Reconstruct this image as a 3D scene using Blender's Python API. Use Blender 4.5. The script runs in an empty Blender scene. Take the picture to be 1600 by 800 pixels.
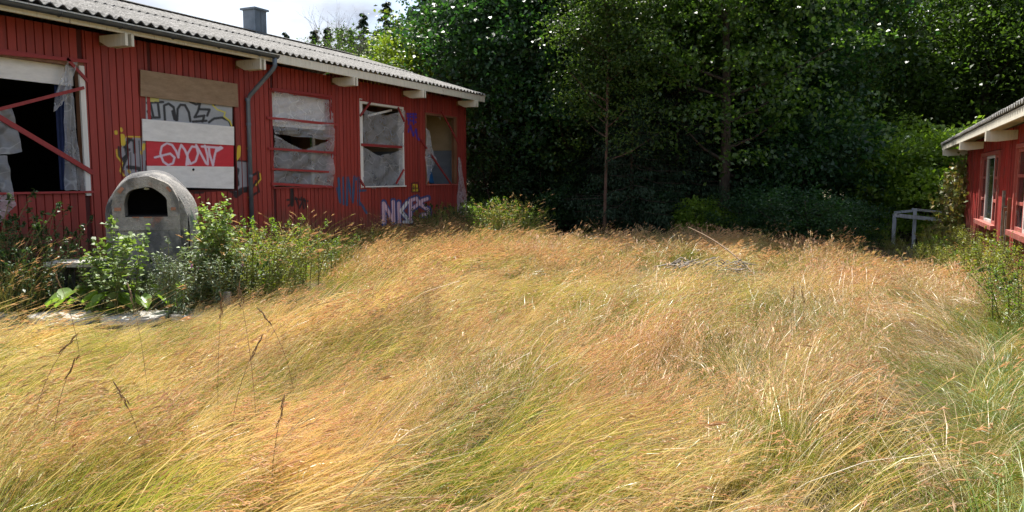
import bpy, math, random
import numpy as np
from mathutils import Vector, Matrix
R = math.radians
random.seed(11); rng = np.random.default_rng(11)
SC = bpy.context.scene; COL = SC.collection

# ------------------------------------------------------------ camera, sky, sun, exposure
EYE = Vector((0, 0, 1.6)); YAW, PITCH, FPX = R(25.4), R(5.85), 1200.0
cam_d = bpy.data.cameras.new('camera'); cam = bpy.data.objects.new('camera', cam_d); COL.objects.link(cam)
cam.location = EYE; cam.rotation_euler = (R(90) - PITCH, 0, YAW)
cam_d.sensor_fit = 'HORIZONTAL'; cam_d.sensor_width = 36; cam_d.lens = 36 * FPX / 1600
cam_d.clip_start = 0.05; cam_d.clip_end = 2000; SC.camera = cam

SUN_EL, SUN_AZ = R(58), R(54)
S = Vector((-math.cos(SUN_AZ) * math.cos(SUN_EL), math.sin(SUN_AZ) * math.cos(SUN_EL), math.sin(SUN_EL)))
sun_d = bpy.data.lights.new('sun', 'SUN'); sun_d.energy = 5.0; sun_d.angle = R(0.53); sun_d.color = (1.0, 0.955, 0.885)
sun = bpy.data.objects.new('sun', sun_d); COL.objects.link(sun); sun.rotation_euler = S.to_track_quat('Z', 'Y').to_euler()

W = bpy.data.worlds.new('World'); SC.world = W; W.use_nodes = True
nt = W.node_tree; nd = nt.nodes; lk = nt.links
bg = nd['Background']; bg.inputs[1].default_value = 0.12
sky = nd.new('ShaderNodeTexSky'); sky.sky_type = 'NISHITA'; sky.sun_disc = False
sky.sun_elevation = SUN_EL; sky.sun_rotation = math.atan2(S.x, S.y) % (2 * math.pi); sky.air_density = 1.0; sky.dust_density = 1.5
tc = nd.new('ShaderNodeTexCoord'); mp = nd.new('ShaderNodeMapping'); mp.inputs['Scale'].default_value = (1, 1, 2.6)
n1 = nd.new('ShaderNodeTexNoise'); n1.inputs['Scale'].default_value = 2.1; n1.inputs['Detail'].default_value = 9; n1.inputs['Roughness'].default_value = 0.58
r1 = nd.new('ShaderNodeValToRGB'); r1.color_ramp.elements[0].position = 0.36; r1.color_ramp.elements[1].position = 0.56
n2 = nd.new('ShaderNodeTexNoise'); n2.inputs['Scale'].default_value = 5.0; n2.inputs['Detail'].default_value = 7
r2 = nd.new('ShaderNodeValToRGB'); r2.color_ramp.elements[0].color = (1.9, 2.1, 2.6, 1); r2.color_ramp.elements[1].color = (3.6, 3.65, 3.8, 1)
r2.color_ramp.elements[0].position = 0.35; r2.color_ramp.elements[1].position = 0.6
mx = nd.new('ShaderNodeMix'); mx.data_type = 'RGBA'
lk.new(tc.outputs['Generated'], mp.inputs[0]); lk.new(mp.outputs[0], n1.inputs['Vector']); lk.new(mp.outputs[0], n2.inputs['Vector'])
lk.new(n1.outputs['Fac'], r1.inputs[0]); lk.new(n2.outputs['Fac'], r2.inputs[0])
lk.new(r1.outputs[0], mx.inputs[0]); lk.new(sky.outputs[0], mx.inputs[6]); lk.new(r2.outputs[0], mx.inputs[7]); lk.new(mx.outputs[2], bg.inputs[0])

SC.view_settings.view_transform = 'Standard'; SC.view_settings.look = 'None'; SC.view_settings.exposure = 1.17; SC.view_settings.gamma = 1
SC.cycles.max_bounces = 5; SC.cycles.transparent_max_bounces = 8; SC.cycles.diffuse_bounces = 2; SC.cycles.glossy_bounces = 2; SC.cycles.transmission_bounces = 3
SC.cycles.use_denoising = True; SC.cycles.denoising_prefilter = 'NONE'; SC.cycles.use_adaptive_sampling = True; SC.cycles.adaptive_threshold = 0.025; SC.cycles.caustics_reflective = False; SC.cycles.caustics_refractive = False

# ------------------------------------------------------------ measuring helpers (pixel of the photo <-> place)
_F = Vector((-math.sin(YAW) * math.cos(PITCH), math.cos(YAW) * math.cos(PITCH), -math.sin(PITCH)))
_R = Vector((math.cos(YAW), math.sin(YAW), 0)); _U = _R.cross(_F)
def ray(x, y): return _F + _R * ((x - 800) / FPX) + _U * ((400 - y) / FPX)
def on_x(x, y, X): d = ray(x, y); return EYE + d * (X / d.x)
def at_depth(x, D, z=None):
    d = _F + _R * ((x - 800) / FPX); d = Vector((d.x, d.y, 0)); p = d * D
    return Vector((p.x, p.y, ground(p.x, p.y) if z is None else z))
def to_px(P):
    V = P - np.array(EYE); z = V @ np.array(_F)
    return 800 + FPX * (V @ np.array(_R)) / z, 400 - FPX * (V @ np.array(_U)) / z
def ground(x, y):
    h = 0.16 * math.exp(-((x + 10.6) / 1.3) ** 2) if x > -10.6 else 0.16
    h += -0.16 * max(0, min(1, (y - 9) / 10)) * max(0, min(1, (x + 5) / 6))
    return h + 0.03 * math.sin(x * 0.9 + 1) * math.cos(y * 0.6)

# ------------------------------------------------------------ materials
def mat(name):
    m = bpy.data.materials.new(name); m.use_nodes = True
    return m, m.node_tree.nodes, m.node_tree.links, m.node_tree.nodes['Principled BSDF']
def noise(n, l, scale, detail=4, vec='Object', mscale=None, rough=0.55):
    t = n.new('ShaderNodeTexNoise'); t.inputs['Scale'].default_value = scale; t.inputs['Detail'].default_value = detail; t.inputs['Roughness'].default_value = rough
    if vec == 'World': c = n.new('ShaderNodeNewGeometry').outputs['Position']
    else: c = n.new('ShaderNodeTexCoord').outputs[vec]
    if mscale:
        m_ = n.new('ShaderNodeMapping'); m_.inputs['Scale'].default_value = mscale; l.new(c, m_.inputs[0]); c = m_.outputs[0]
    l.new(c, t.inputs['Vector']); return t.outputs['Fac']
def ramp(n, l, fac, stops):
    r = n.new('ShaderNodeValToRGB'); e = r.color_ramp.elements
    while len(e) < len(stops): e.new(0.5)
    for i, (p, c) in enumerate(stops):
        e[i].position = p; e[i].color = (*c, 1) if len(c) == 3 else c
    l.new(fac, r.inputs[0]); return r.outputs[0]
def mixc(n, l, fac, a, b, mode='MIX'):
    m = n.new('ShaderNodeMix'); m.data_type = 'RGBA'; m.blend_type = mode
    for s, v in ((0, fac), (6, a), (7, b)):
        if isinstance(v, (int, float)): m.inputs[s].default_value = v
        elif isinstance(v, tuple): m.inputs[s].default_value = (*v, 1)
        else: l.new(v, m.inputs[s])
    return m.outputs[2]
def bump(n, l, h, s, d, bs):
    b = n.new('ShaderNodeBump'); b.inputs['Strength'].default_value = s; b.inputs['Distance'].default_value = d
    l.new(h, b.inputs['Height']); l.new(b.outputs[0], bs.inputs['Normal'])
def simple(name, c1, c2, scale=6, rough=0.8, mscale=None, bm=0.25, bd=0.01, metal=0, detail=6, vec='World'):
    m, n, l, b = mat(name)
    f = noise(n, l, scale, detail, vec, mscale)
    l.new(ramp(n, l, f, [(0.3, c1), (0.7, c2)]), b.inputs['Base Color']); b.inputs['Roughness'].default_value = rough; b.inputs['Metallic'].default_value = metal
    if bm: bump(n, l, f, bm, bd, b)
    return m
def painted_wood(name, base, dark, wood, wear, painted=True):
    m, n, l, b = mat(name)
    s = noise(n, l, 9, 7, 'World', (3, 3, 0.22)); big = noise(n, l, 0.9, 3, 'World')
    oi = n.new('ShaderNodeObjectInfo').outputs['Random']
    c = mixc(n, l, ramp(n, l, s, [(0.3, (0, 0, 0)), (0.75, (1, 1, 1))]), dark, base)
    c = mixc(n, l, ramp(n, l, big, [(0.35, (0, 0, 0)), (0.65, (0.35,) * 3)]), c, tuple(x * 0.7 for x in base))
    c = mixc(n, l, ramp(n, l, oi, [(0, (0, 0, 0)), (1, (0.5,) * 3)]), c, tuple(x * 1.4 for x in base))
    dz = n.new('ShaderNodeSeparateXYZ'); l.new(n.new('ShaderNodeNewGeometry').outputs['Position'], dz.inputs[0]); dn = noise(n, l, 6, 4, 'World', (1, 1, .4)); da = n.new('ShaderNodeMath'); da.operation = 'MULTIPLY_ADD'; l.new(dn, da.inputs[0]); da.inputs[1].default_value = -1.1; l.new(dz.outputs['Z'], da.inputs[2])
    c = mixc(n, l, ramp(n, l, da.outputs[0], [(0.0, (0.6,) * 3), (0.45, (0, 0, 0))]), c, (0.11, 0.06, 0.04))
    w = noise(n, l, 14, 9, 'World', (2.2, 2.2, 0.3), 0.7)
    c = mixc(n, l, ramp(n, l, w, [(wear, (0, 0, 0)), (wear + 0.05, (1, 1, 1))]), c, wood)
    if painted:
        a = n.new('ShaderNodeAttribute'); a.attribute_name = 'spray'
        c = mixc(n, l, a.outputs['Alpha'], c, a.outputs['Color'])
    l.new(c, b.inputs['Base Color']); b.inputs['Roughness'].default_value = 0.62
    bump(n, l, s, 0.35, 0.006, b); return m
def foliage(name, cols, trans=0.35, rough=0.45, tint=(1.5, 1.6, 0.6), patch=None, spec=0.32):
    m, n, l, b = mat(name)
    g = n.new('ShaderNodeNewGeometry').outputs['Random Per Island']
    oi = n.new('ShaderNodeObjectInfo').outputs['Random']
    c = ramp(n, l, g, [(i / max(1, len(cols) - 1), k) for i, k in enumerate(cols)])
    f = noise(n, l, 0.8, 2, 'World')
    c = mixc(n, l, ramp(n, l, f, [(0.35, (0, 0, 0)), (0.65, (0.6,) * 3)]), c, patch or tuple(x * 0.55 for x in cols[0]))
    c2 = mixc(n, l, 1.0, c, tint, 'MULTIPLY')
    l.new(c, b.inputs['Base Color']); b.inputs['Roughness'].default_value = rough; b.inputs['Specular IOR Level'].default_value = spec
    t = n.new('ShaderNodeBsdfTranslucent'); l.new(c2, t.inputs[0])
    ms = n.new('ShaderNodeMixShader'); ms.inputs[0].default_value = trans
    l.new(b.outputs[0], ms.inputs[1]); l.new(t.outputs[0], ms.inputs[2])
    l.new(ms.outputs[0], n['Material Output'].inputs[0]); return m

M = {}
for k_, sp_ in (('red', False), ('red_spray', True)): M[k_] = painted_wood('red_painted_boards', (0.30, 0.037, 0.025), (0.18, 0.022, 0.017), (0.22, 0.12, 0.10), 0.665, sp_)
M['red_worn'] = painted_wood('worn_red_boards', (0.40, 0.026, 0.018), (0.13, 0.011, 0.009), (0.10, 0.055, 0.045), 0.60, False)
M['red_trim'] = painted_wood('red_painted_trim', (0.30, 0.03, 0.028), (0.2, 0.02, 0.02), (0.3, 0.22, 0.18), 0.66, False)
M['rust_trim'] = painted_wood('faded_red_frame', (0.42, 0.10, 0.075), (0.3, 0.05, 0.04), (0.42, 0.34, 0.28), 0.58, False)
M['white_trim'] = painted_wood('white_painted_trim', (0.72, 0.70, 0.66), (0.55, 0.53, 0.5), (0.25, 0.2, 0.17), 0.62, False)
M['cream'] = painted_wood('cream_painted_wood', (0.70, 0.66, 0.55), (0.5, 0.47, 0.38), (0.2, 0.17, 0.13), 0.62, False)
M['dark_back'] = simple('dark_red_sheathing', (0.05, 0.008, 0.007), (0.09, 0.012, 0.01), 5)
M['metal'] = simple('grey_blue_zinc', (0.10, 0.13, 0.165), (0.19, 0.225, 0.27), 3, 0.5, None, 0.1, 0.003, 0.3)
M['dark_metal'] = simple('dark_gutter_metal', (0.035, 0.042, 0.055), (0.08, 0.09, 0.11), 4, 0.35, None, 0.1, 0.003, 0.2)
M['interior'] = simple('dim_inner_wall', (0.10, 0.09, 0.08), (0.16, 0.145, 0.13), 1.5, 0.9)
M['black_interior'] = simple('shade_black_inner_wall', (0.012, 0.012, 0.014), (0.03, 0.028, 0.028), 1.5, 0.9)  # near-black colour paints in the darkness of the unlit room
M['wood_brown'] = simple('brown_wood', (0.17, 0.075, 0.035), (0.27, 0.13, 0.065), 8, 0.7, (1, 1, 0.2))
M['grey_wood'] = simple('weathered_grey_wood', (0.27, 0.29, 0.32), (0.48, 0.50, 0.54), 9, 0.8, (3, 3, 0.6), 0.4)
M['bark'] = simple('tree_bark', (0.028, 0.02, 0.014), (0.085, 0.062, 0.045), 7, 0.95, (2, 2, 0.5), 0.7, 0.03)
M['red_bark'] = simple('reddish_bark', (0.07, 0.04, 0.028), (0.15, 0.085, 0.06), 9, 0.9, (2, 2, 0.5), 0.5, 0.02)
M['dead'] = simple('bleached_dead_wood', (0.14, 0.11, 0.09), (0.34, 0.30, 0.25), 12, 0.9)
M['stem'] = simple('plant_stem', (0.10, 0.12, 0.035), (0.2, 0.17, 0.07), 12, 0.7)
M['brown_stem'] = simple('dry_stem', (0.14, 0.08, 0.04), (0.26, 0.16, 0.08), 12, 0.8)
M['blue'] = simple('blue_seat_plastic', (0.02, 0.11, 0.26), (0.03, 0.16, 0.36), 3, 0.4, None, 0)
M['orange'] = simple('orange_board', (0.6, 0.16, 0.03), (0.7, 0.24, 0.05), 3, 0.6, None, 0)
M['blue_cloth'] = simple('dark_blue_cloth', (0.01, 0.02, 0.07), (0.02, 0.035, 0.11), 6, 0.9)
M['flower'] = simple('purple_flower', (0.25, 0.07, 0.22), (0.36, 0.13, 0.34), 20, 0.8, None, 0)

def m_concrete(name, a, b2, moss, scorch):
    m, n, l, b = mat(name)
    f = noise(n, l, 9, 9, 'World', None, 0.7); f2 = noise(n, l, 2.6, 5, 'World', (1, 1, 0.5)); f3 = noise(n, l, 60, 3, 'World')
    c = ramp(n, l, f, [(0.3, a), (0.7, b2)])
    c = mixc(n, l, ramp(n, l, f2, [(0.46, (0, 0, 0)), (0.56, (0.8,) * 3)]), c, scorch)
    c = mixc(n, l, ramp(n, l, noise(n, l, 3.4, 6, 'World'), [(0.60, (0, 0, 0)), (0.68, (0.7,) * 3)]), c, moss)
    l.new(c, b.inputs['Base Color']); b.inputs['Roughness'].default_value = 0.95
    s = n.new('ShaderNodeMath'); s.operation = 'ADD'; l.new(f, s.inputs[0]); l.new(f3, s.inputs[1])
    bump(n, l, s.outputs[0], 0.8, 0.02, b); return m
M['oven'] = m_concrete('sooty_render', (0.17, 0.16, 0.148), (0.37, 0.35, 0.32), (0.06, 0.14, 0.08), (0.07, 0.072, 0.078))
M['oven_face'] = m_concrete('flaking_render', (0.18, 0.165, 0.15), (0.40, 0.365, 0.32), (0.26, 0.12, 0.08), (0.10, 0.095, 0.092))
M['soot'] = simple('soot', (0.006, 0.006, 0.006), (0.015, 0.013, 0.012), 8, 0.95)
M['oven_brick'] = simple('exposed_brick', (0.28, 0.12, 0.07), (0.38, 0.19, 0.12), 25, 0.9)
M['slab'] = m_concrete('pale_concrete', (0.42, 0.40, 0.37), (0.62, 0.60, 0.56), (0.2, 0.19, 0.15), (0.36, 0.33, 0.29))

m, n, l, b = mat('lichen_fibre_cement'); M['roof'] = m
f = noise(n, l, 26, 8, 'World', (1, 1, 1), 0.72); g = noise(n, l, 5, 5, 'World')
c = ramp(n, l, f, [(0.36, (0.03, 0.029, 0.027)), (0.47, (0.18, 0.172, 0.16)), (0.64, (0.40, 0.385, 0.36))])
c = mixc(n, l, ramp(n, l, g, [(0.42, (0, 0, 0)), (0.62, (0.6,) * 3)]), c, (0.13, 0.125, 0.11))
l.new(c, b.inputs['Base Color']); b.inputs['Roughness'].default_value = 0.95; bump(n, l, f, 0.7, 0.012, b)

def m_panel(name, a, b2, rough=0.6, spray=True, sc=4):
    m, n, l, b = mat(name)
    f = noise(n, l, sc, 7, 'World', (1, 1, 3), 0.65)
    c = ramp(n, l, f, [(0.3, a), (0.7, b2)])
    if spray:
        at = n.new('ShaderNodeAttribute'); at.attribute_name = 'spray'; c = mixc(n, l, at.outputs['Alpha'], c, at.outputs['Color'])
    l.new(c, b.inputs['Base Color']); b.inputs['Roughness'].default_value = rough; bump(n, l, f, 0.15, 0.004, b); return m
M['plywood'] = m_panel('weathered_plywood', (0.22, 0.145, 0.085), (0.33, 0.23, 0.145), 0.75, False)
M['panel_white'] = m_panel('white_board', (0.66, 0.65, 0.63), (0.82, 0.81, 0.79), 0.6, False)
M['panel_red'] = m_panel('glossy_red_board', (0.50, 0.018, 0.03), (0.60, 0.025, 0.04), 0.4)
M['panel_grey'] = m_panel('grey_painted_board', (0.30, 0.32, 0.345), (0.38, 0.40, 0.43))
M['cream_wall'] = m_panel('tan_inner_wall', (0.50, 0.38, 0.22), (0.60, 0.46, 0.28), 0.8, False, 2)
M['bluegrey_wall'] = m_panel('grey_blue_dado', (0.22, 0.25, 0.29), (0.29, 0.32, 0.36), 0.8, False, 2)

m, n, l, b = mat('plastic_film'); M['film'] = m
f = noise(n, l, 3.0, 4, 'World', (1, 1, 1.3), 0.6)
b.inputs['Base Color'].default_value = (0.93, 0.94, 0.97, 1); b.inputs['Roughness'].default_value = 0.16; b.inputs['Specular IOR Level'].default_value = 0.9
bump(n, l, noise(n, l, 7, 3, 'World', (1, 1.5, .8), 0.6), 0.8, 0.05, b)
tl = n.new('ShaderNodeBsdfTranslucent'); tl.inputs[0].default_value = (0.8, 0.83, 0.88, 1)
tr = n.new('ShaderNodeBsdfTransparent'); tr.inputs[0].default_value = (0.93, 0.94, 0.96, 1)
m1 = n.new('ShaderNodeMixShader'); m1.inputs[0].default_value = 0.35; l.new(b.outputs[0], m1.inputs[1]); l.new(tl.outputs[0], m1.inputs[2])
m2 = n.new('ShaderNodeMixShader'); cr_ = ramp(n, l, noise(n, l, 1.7, 2, 'World', (1, 1.0, 1.5), .4), [(0.475, (0, 0, 0)), (0.488, (1, 1, 1)), (0.501, (0, 0, 0))]); cb_ = ramp(n, l, noise(n, l, 5.5, 3, 'World', (1, .7, 1.3), .5), [(0.46, (0, 0, 0)), (0.50, (1, 1, 1)), (0.54, (0, 0, 0))])
l.new(mixc(n, l, cr_, mixc(n, l, cb_, ramp(n, l, f, [(0.32, (0.24,) * 3), (0.68, (0.40,) * 3)]), (0.37, 0.37, 0.37)), (0.52, 0.52, 0.52)), m2.inputs[0])
l.new(tr.outputs[0], m2.inputs[1]); l.new(m1.outputs[0], m2.inputs[2]); l.new(m2.outputs[0], n['Material Output'].inputs[0])
m, n, l, b = mat('translucent_sheet'); M['sheet'] = m
tl = n.new('ShaderNodeBsdfTranslucent'); tl.inputs[0].default_value = (0.85, 0.83, 0.78, 1); l.new(tl.outputs[0], n['Material Output'].inputs[0])
m, n, l, b = mat('window_glass'); M['glass'] = m
b.inputs['Base Color'].default_value = (0.04, 0.05, 0.055, 1); b.inputs['Roughness'].default_value = 0.06; b.inputs['Specular IOR Level'].default_value = 0.8
tr = n.new('ShaderNodeBsdfTransparent'); m1 = n.new('ShaderNodeMixShader'); m1.inputs[0].default_value = 0.55
l.new(tr.outputs[0], m1.inputs[1]); l.new(b.outputs[0], m1.inputs[2]); l.new(m1.outputs[0], n['Material Output'].inputs[0])
bump(n, l, noise(n, l, 2.5, 2, 'World'), 0.15, 0.05, b)

M['l_spruce'] = foliage('spruce_needles', [(0.016, 0.038, 0.018), (0.026, 0.058, 0.026), (0.035, 0.07, 0.03)], 0.12, 0.6, (1.3, 1.5, 0.7))
M['l_maple'] = foliage('dark_maple_leaves', [(0.022, 0.058, 0.028), (0.035, 0.085, 0.036), (0.055, 0.11, 0.035)], 0.36, 0.42, (1.6, 2.0, .6))
M['l_alder'] = foliage('alder_leaves', [(0.055, 0.11, 0.025), (0.09, 0.16, 0.035), (0.14, 0.22, 0.05)], 0.5, 0.36, (1.45, 1.6, .6), spec=0.6)
M['l_birch'] = foliage('birch_leaves', [(0.045, 0.085, 0.022), (0.07, 0.12, 0.03), (0.11, 0.15, 0.04)], 0.44, 0.45, (1.45, 1.6, .6))
M['l_oak'] = foliage('oak_leaves', [(0.035, 0.07, 0.016), (0.06, 0.11, 0.022), (0.10, 0.16, 0.035)], 0.46, 0.4, (1.45, 1.6, .6))
M['l_lime'] = foliage('lime_green_leaves', [(0.14, 0.22, 0.03), (0.21, 0.28, 0.045), (0.25, 0.29, 0.04)], 0.4, 0.5)
M['l_bush'] = foliage('fresh_bush_leaves', [(0.11, 0.19, 0.025), (0.17, 0.27, 0.04), (0.24, 0.34, 0.06)], 0.48, 0.45)
M['l_weed'] = foliage('pale_weed_leaves', [(0.14, 0.22, 0.06), (0.22, 0.31, 0.10), (0.32, 0.38, 0.17)], 0.35, 0.5)
M['l_dark'] = foliage('nettle_leaves', [(0.03, 0.065, 0.022), (0.055, 0.105, 0.035), (0.08, 0.13, 0.045)], 0.28, 0.45)
M['l_thistle'] = foliage('thistle_leaves', [(0.11, 0.16, 0.09), (0.18, 0.24, 0.14), (0.24, 0.29, 0.18)], 0.2, 0.55)
M['l_big'] = foliage('broad_dock_leaves', [(0.16, 0.27, 0.05), (0.24, 0.36, 0.07), (0.2, 0.32, 0.06)], 0.42, 0.4)
M['l_yellow'] = foliage('yellow_green_leaves', [(0.20, 0.23, 0.04), (0.29, 0.29, 0.055), (0.15, 0.2, 0.04)], 0.38, 0.5)
M['l_rust'] = foliage('russet_creeper_leaves', [(0.24, 0.17, 0.07), (0.13, 0.19, 0.05), (0.2, 0.27, 0.07), (0.17, 0.24, 0.06), (0.34, 0.27, 0.13)], 0.3, 0.5, (1.4, 1.1, 0.6))

# ------------------------------------------------------------ builders
def tag(o, label=None, cat=None, group=None, kind=None):
    for k, v in (('label', label), ('category', cat), ('group', group), ('kind', kind)):
        if v: o[k] = v
    return o
def empty(name, loc, label, cat, group=None, rz=0):
    o = bpy.data.objects.new(name, None); COL.objects.link(o); o.location = loc; o.rotation_euler = (0, 0, rz)
    o.empty_display_size = 0.2; return tag(o, label, cat, group)
def link(name, me, parent=None, loc=None):
    o = bpy.data.objects.new(name, me); COL.objects.link(o)
    if parent: o.parent = parent; o.matrix_parent_inverse = Matrix()
    if loc is not None: o.location = loc
    return o
def pmesh(name, V, F, mats, smooth=False, mi=None):
    me = bpy.data.meshes.new(name); me.from_pydata([tuple(v) for v in V], [], F)
    for m_ in (mats if isinstance(mats, (list, tuple)) else [mats]): me.materials.append(m_)
    if smooth: me.polygons.foreach_set('use_smooth', [True] * len(me.polygons))
    if mi is not None: me.polygons.foreach_set('material_index', mi)
    me.update(); return me
def qmesh(name, V, F, mats, mi=None, smooth=False):          # V (n,3), F (m,k)
    me = bpy.data.meshes.new(name); k = F.shape[1]; nf = len(F)
    me.vertices.add(len(V)); me.vertices.foreach_set('co', np.asarray(V, dtype=np.float32).ravel())
    me.loops.add(nf * k); me.loops.foreach_set('vertex_index', F.astype(np.int32).ravel())
    me.polygons.add(nf); me.polygons.foreach_set('loop_start', np.arange(0, nf * k, k, dtype=np.int32))
    for m_ in (mats if isinstance(mats, (list, tuple)) else [mats]): me.materials.append(m_)
    if mi is not None: me.polygons.foreach_set('material_index', np.asarray(mi, dtype=np.int32))
    if smooth: me.polygons.foreach_set('use_smooth', np.ones(nf, dtype=bool))
    me.update(calc_edges=True); me.validate(); return me
class MB:
    def __init__(s): s.v = []; s.f = []
    def box(s, x0, x1, y0, y1, z0, z1):
        b = len(s.v); s.v += [(x, y, z) for z in (z0, z1) for y in (y0, y1) for x in (x0, x1)]
        s.f += [tuple(b + i for i in q) for q in ((0, 2, 3, 1), (4, 5, 7, 6), (0, 1, 5, 4), (2, 6, 7, 3), (0, 4, 6, 2), (1, 3, 7, 5))]; return s
    def beam(s, p, q, w, h, up=(0, 0, 1)):
        p, q = Vector(p), Vector(q); d = (q - p).normalized(); a = d.cross(Vector(up)); a = a.normalized() if a.length > 1e-4 else Vector((1, 0, 0)); c = a.cross(d)
        b = len(s.v)
        for e in (p, q):
            for i, j in ((-1, -1), (1, -1), (1, 1), (-1, 1)): s.v.append(tuple(e + a * (w / 2 * i) + c * (h / 2 * j)))
        s.f += [tuple(b + i for i in r_) for r_ in ((0, 3, 2, 1), (4, 5, 6, 7), (0, 1, 5, 4), (1, 2, 6, 5), (2, 3, 7, 6), (3, 0, 4, 7))]; return s
    def tube(s, pts, rad, k=6, caps=True):
        pts = [Vector(p) for p in pts]; rs = rad if isinstance(rad, (list, tuple)) else [rad] * len(pts); b = len(s.v); prev = None
        for i, p in enumerate(pts):
            d = (pts[min(i + 1, len(pts) - 1)] - pts[max(i - 1, 0)]).normalized()
            a = prev if prev is not None else (Vector((0, 0, 1)) if abs(d.z) < 0.9 else Vector((1, 0, 0)))
            a = (a - d * a.dot(d)).normalized(); prev = a; c = d.cross(a)
            for j in range(k):
                t = 2 * math.pi * j / k; s.v.append(tuple(p + (a * math.cos(t) + c * math.sin(t)) * rs[i]))
        for i in range(len(pts) - 1):
            for j in range(k): s.f.append((b + i * k + j, b + i * k + (j + 1) % k, b + (i + 1) * k + (j + 1) % k, b + (i + 1) * k + j))
        if caps: s.f.append(tuple(b + j for j in reversed(range(k)))); s.f.append(tuple(b + (len(pts) - 1) * k + j for j in range(k)))
        return s
    def build(s, name, m_, parent=None, smooth=False): return link(name, pmesh(name, s.v, s.f, m_, smooth), parent)

# ------------------------------------------------------------ spray paint: strokes measured in the photo, laid on the boards' own vertices
SPRAY = []   # (zone, polyline px, half width px, colour, fill?)
def st(zone, off, sc, pts, w, col, fill=False): SPRAY.append((zone, np.array([(off[0] + x / sc, off[1] + y / sc) for x, y in pts]), w, col, fill))
BLK, YEL, GRY, WHT, BLU, PNK, VIO = (0.008, 0.008, 0.01), (0.62, 0.45, 0.03), (0.27, 0.28, 0.31), (0.75, 0.72, 0.72), (0.015, 0.07, 0.22), (0.68, 0.45, 0.52), (0.03, 0.03, 0.33)
Z4 = ((100, 200), 5.0); Z3 = ((200, 80), 3.2); ZR = ((540, 140), 3.636); Z2 = ((0, 180), 2.5); Z6 = ((400, 80), 2.667)
st('wall', *Z4, [(470, 78), (640, 78), (640, 380), (480, 380), (455, 260), (430, 200), (450, 140)], 0, GRY, True)
for p, w in (([(500, 85), (545, 100), (550, 190)], 2.2), ([(428, 150), (430, 220), (455, 245), (500, 200)], 2.0), ([(505, 100), (480, 130), (495, 210), (455, 300), (450, 350)], 3.0), ([(500, 305), (580, 315), (600, 350)], 3.0), ([(470, 150), (510, 170)], 2), ([(585, 100), (600, 320)], 0.8), ([(520, 190), (525, 330)], 0.7)): st('wall', *Z4, p, w, BLK)
for p, w in (([(405, 30), (408, 40)], 2.6), ([(445, 8), (448, 20)], 2.6), ([(455, 65), (460, 120)], 4.2), ([(490, 68), (612, 68)], 1.1), ([(410, 170), (414, 220), (455, 275), (438, 335), (470, 372)], 1.2), ([(625, 130), (618, 165)], 2.5), ([(605, 185), (607, 200)], 1.8), ([(505, 335), (512, 345)], 2.0)): st('wall', *Z4, p, w, YEL)
st('wall', *Z3, [(525, 548), (606, 552), (606, 700), (525, 700)], 0, GRY, True)
for p, w in (([(528, 547), (606, 551)], 1.2), ([(545, 595), (538, 625), (545, 665)], 4.0), ([(300, 690), (330, 700), (370, 700)], 4), ([(540, 720), (570, 695), (608, 690)], 4.5), ([(615, 625), (650, 605), (655, 640), (612, 690), (620, 722), (655, 702), (640, 650)], 1.8), ([(500, 690), (530, 705)], 3)): st('wall', *Z3, p, w, BLK)
for p, w in (([(530, 490), (530, 525)], 2.6), ([(556, 480), (552, 525), (540, 540)], 3.0), ([(598, 485), (600, 490)], 1.5), ([(604, 556), (608, 600)], 1.0), ([(660, 612), (664, 640), (640, 670)], 1.0), ([(600, 730), (625, 735)], 1.0), ([(545, 665), (520, 690)], 1.0)): st('wall', *Z3, p, w, YEL)
for p in ([(217, 760), (216, 640), (274, 752), (270, 632)], [(305, 757), (302, 640)], [(352, 638), (314, 690), (360, 745)], [(368, 748), (368, 625), (405, 612), (425, 645), (375, 685)], [(468, 615), (430, 628), (422, 652), (472, 680), (474, 712), (432, 716)]): st('wall', *ZR, p, 4.6, BLU)
for p in ([(217, 756), (216, 645), (274, 748), (270, 637)], [(305, 754), (302, 645)], [(350, 642), (314, 690), (358, 742)], [(368, 744), (368, 630), (402, 618), (420, 645), (376, 680)], [(464, 620), (433, 631), (426, 652), (468, 682), (470, 709), (435, 713)]): st('wall', *ZR, p, 2.5, PNK if random.random() < .6 else WHT)
st('wall', *ZR, [(330, 752), (375, 750)], 2.2, WHT)
for p in ([(8, 655), (12, 500), (40, 640), (50, 495)], [(75, 655), (72, 500), (58, 510)], [(72, 575), (112, 572)], [(75, 515), (100, 520)], [(70, 630), (95, 660), (118, 700)], [(-40, 505), (-30, 640), (-48, 560)], [(-12, 500), (-10, 650)]): st('wall', *ZR, p, 1.9, (0.02, 0.085, 0.18))
for p in ([(350, 138), (400, 140)], [(352, 152), (402, 158)], [(355, 170), (398, 185)], [(362, 138), (360, 195)], [(390, 138), (388, 195)], [(358, 240), (368, 205), (385, 262), (400, 225), (408, 275), (418, 285)]): st('wall', *ZR, p, 1.5, VIO)
st('wall', *ZR, [(380, 535), (412, 540), (414, 580), (380, 578)], 0, YEL, True)
for p in ([(376, 532), (412, 528), (418, 580), (376, 582), (376, 532)], [(388, 545), (388, 570)], [(398, 548), (398, 572)], [(382, 560), (410, 560)]): st('wall', *ZR, p, 0.8, BLK)
for p, w in (([(150, 570), (150, 640)], 3.0), ([(130, 620), (170, 615), (215, 625)], 1.6), ([(135, 645), (165, 610), (180, 655), (200, 615), (210, 650)], 1.4), ([(190, 610), (200, 655)], 1.4)): st('wall', *Z6, p, w, BLK)
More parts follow.
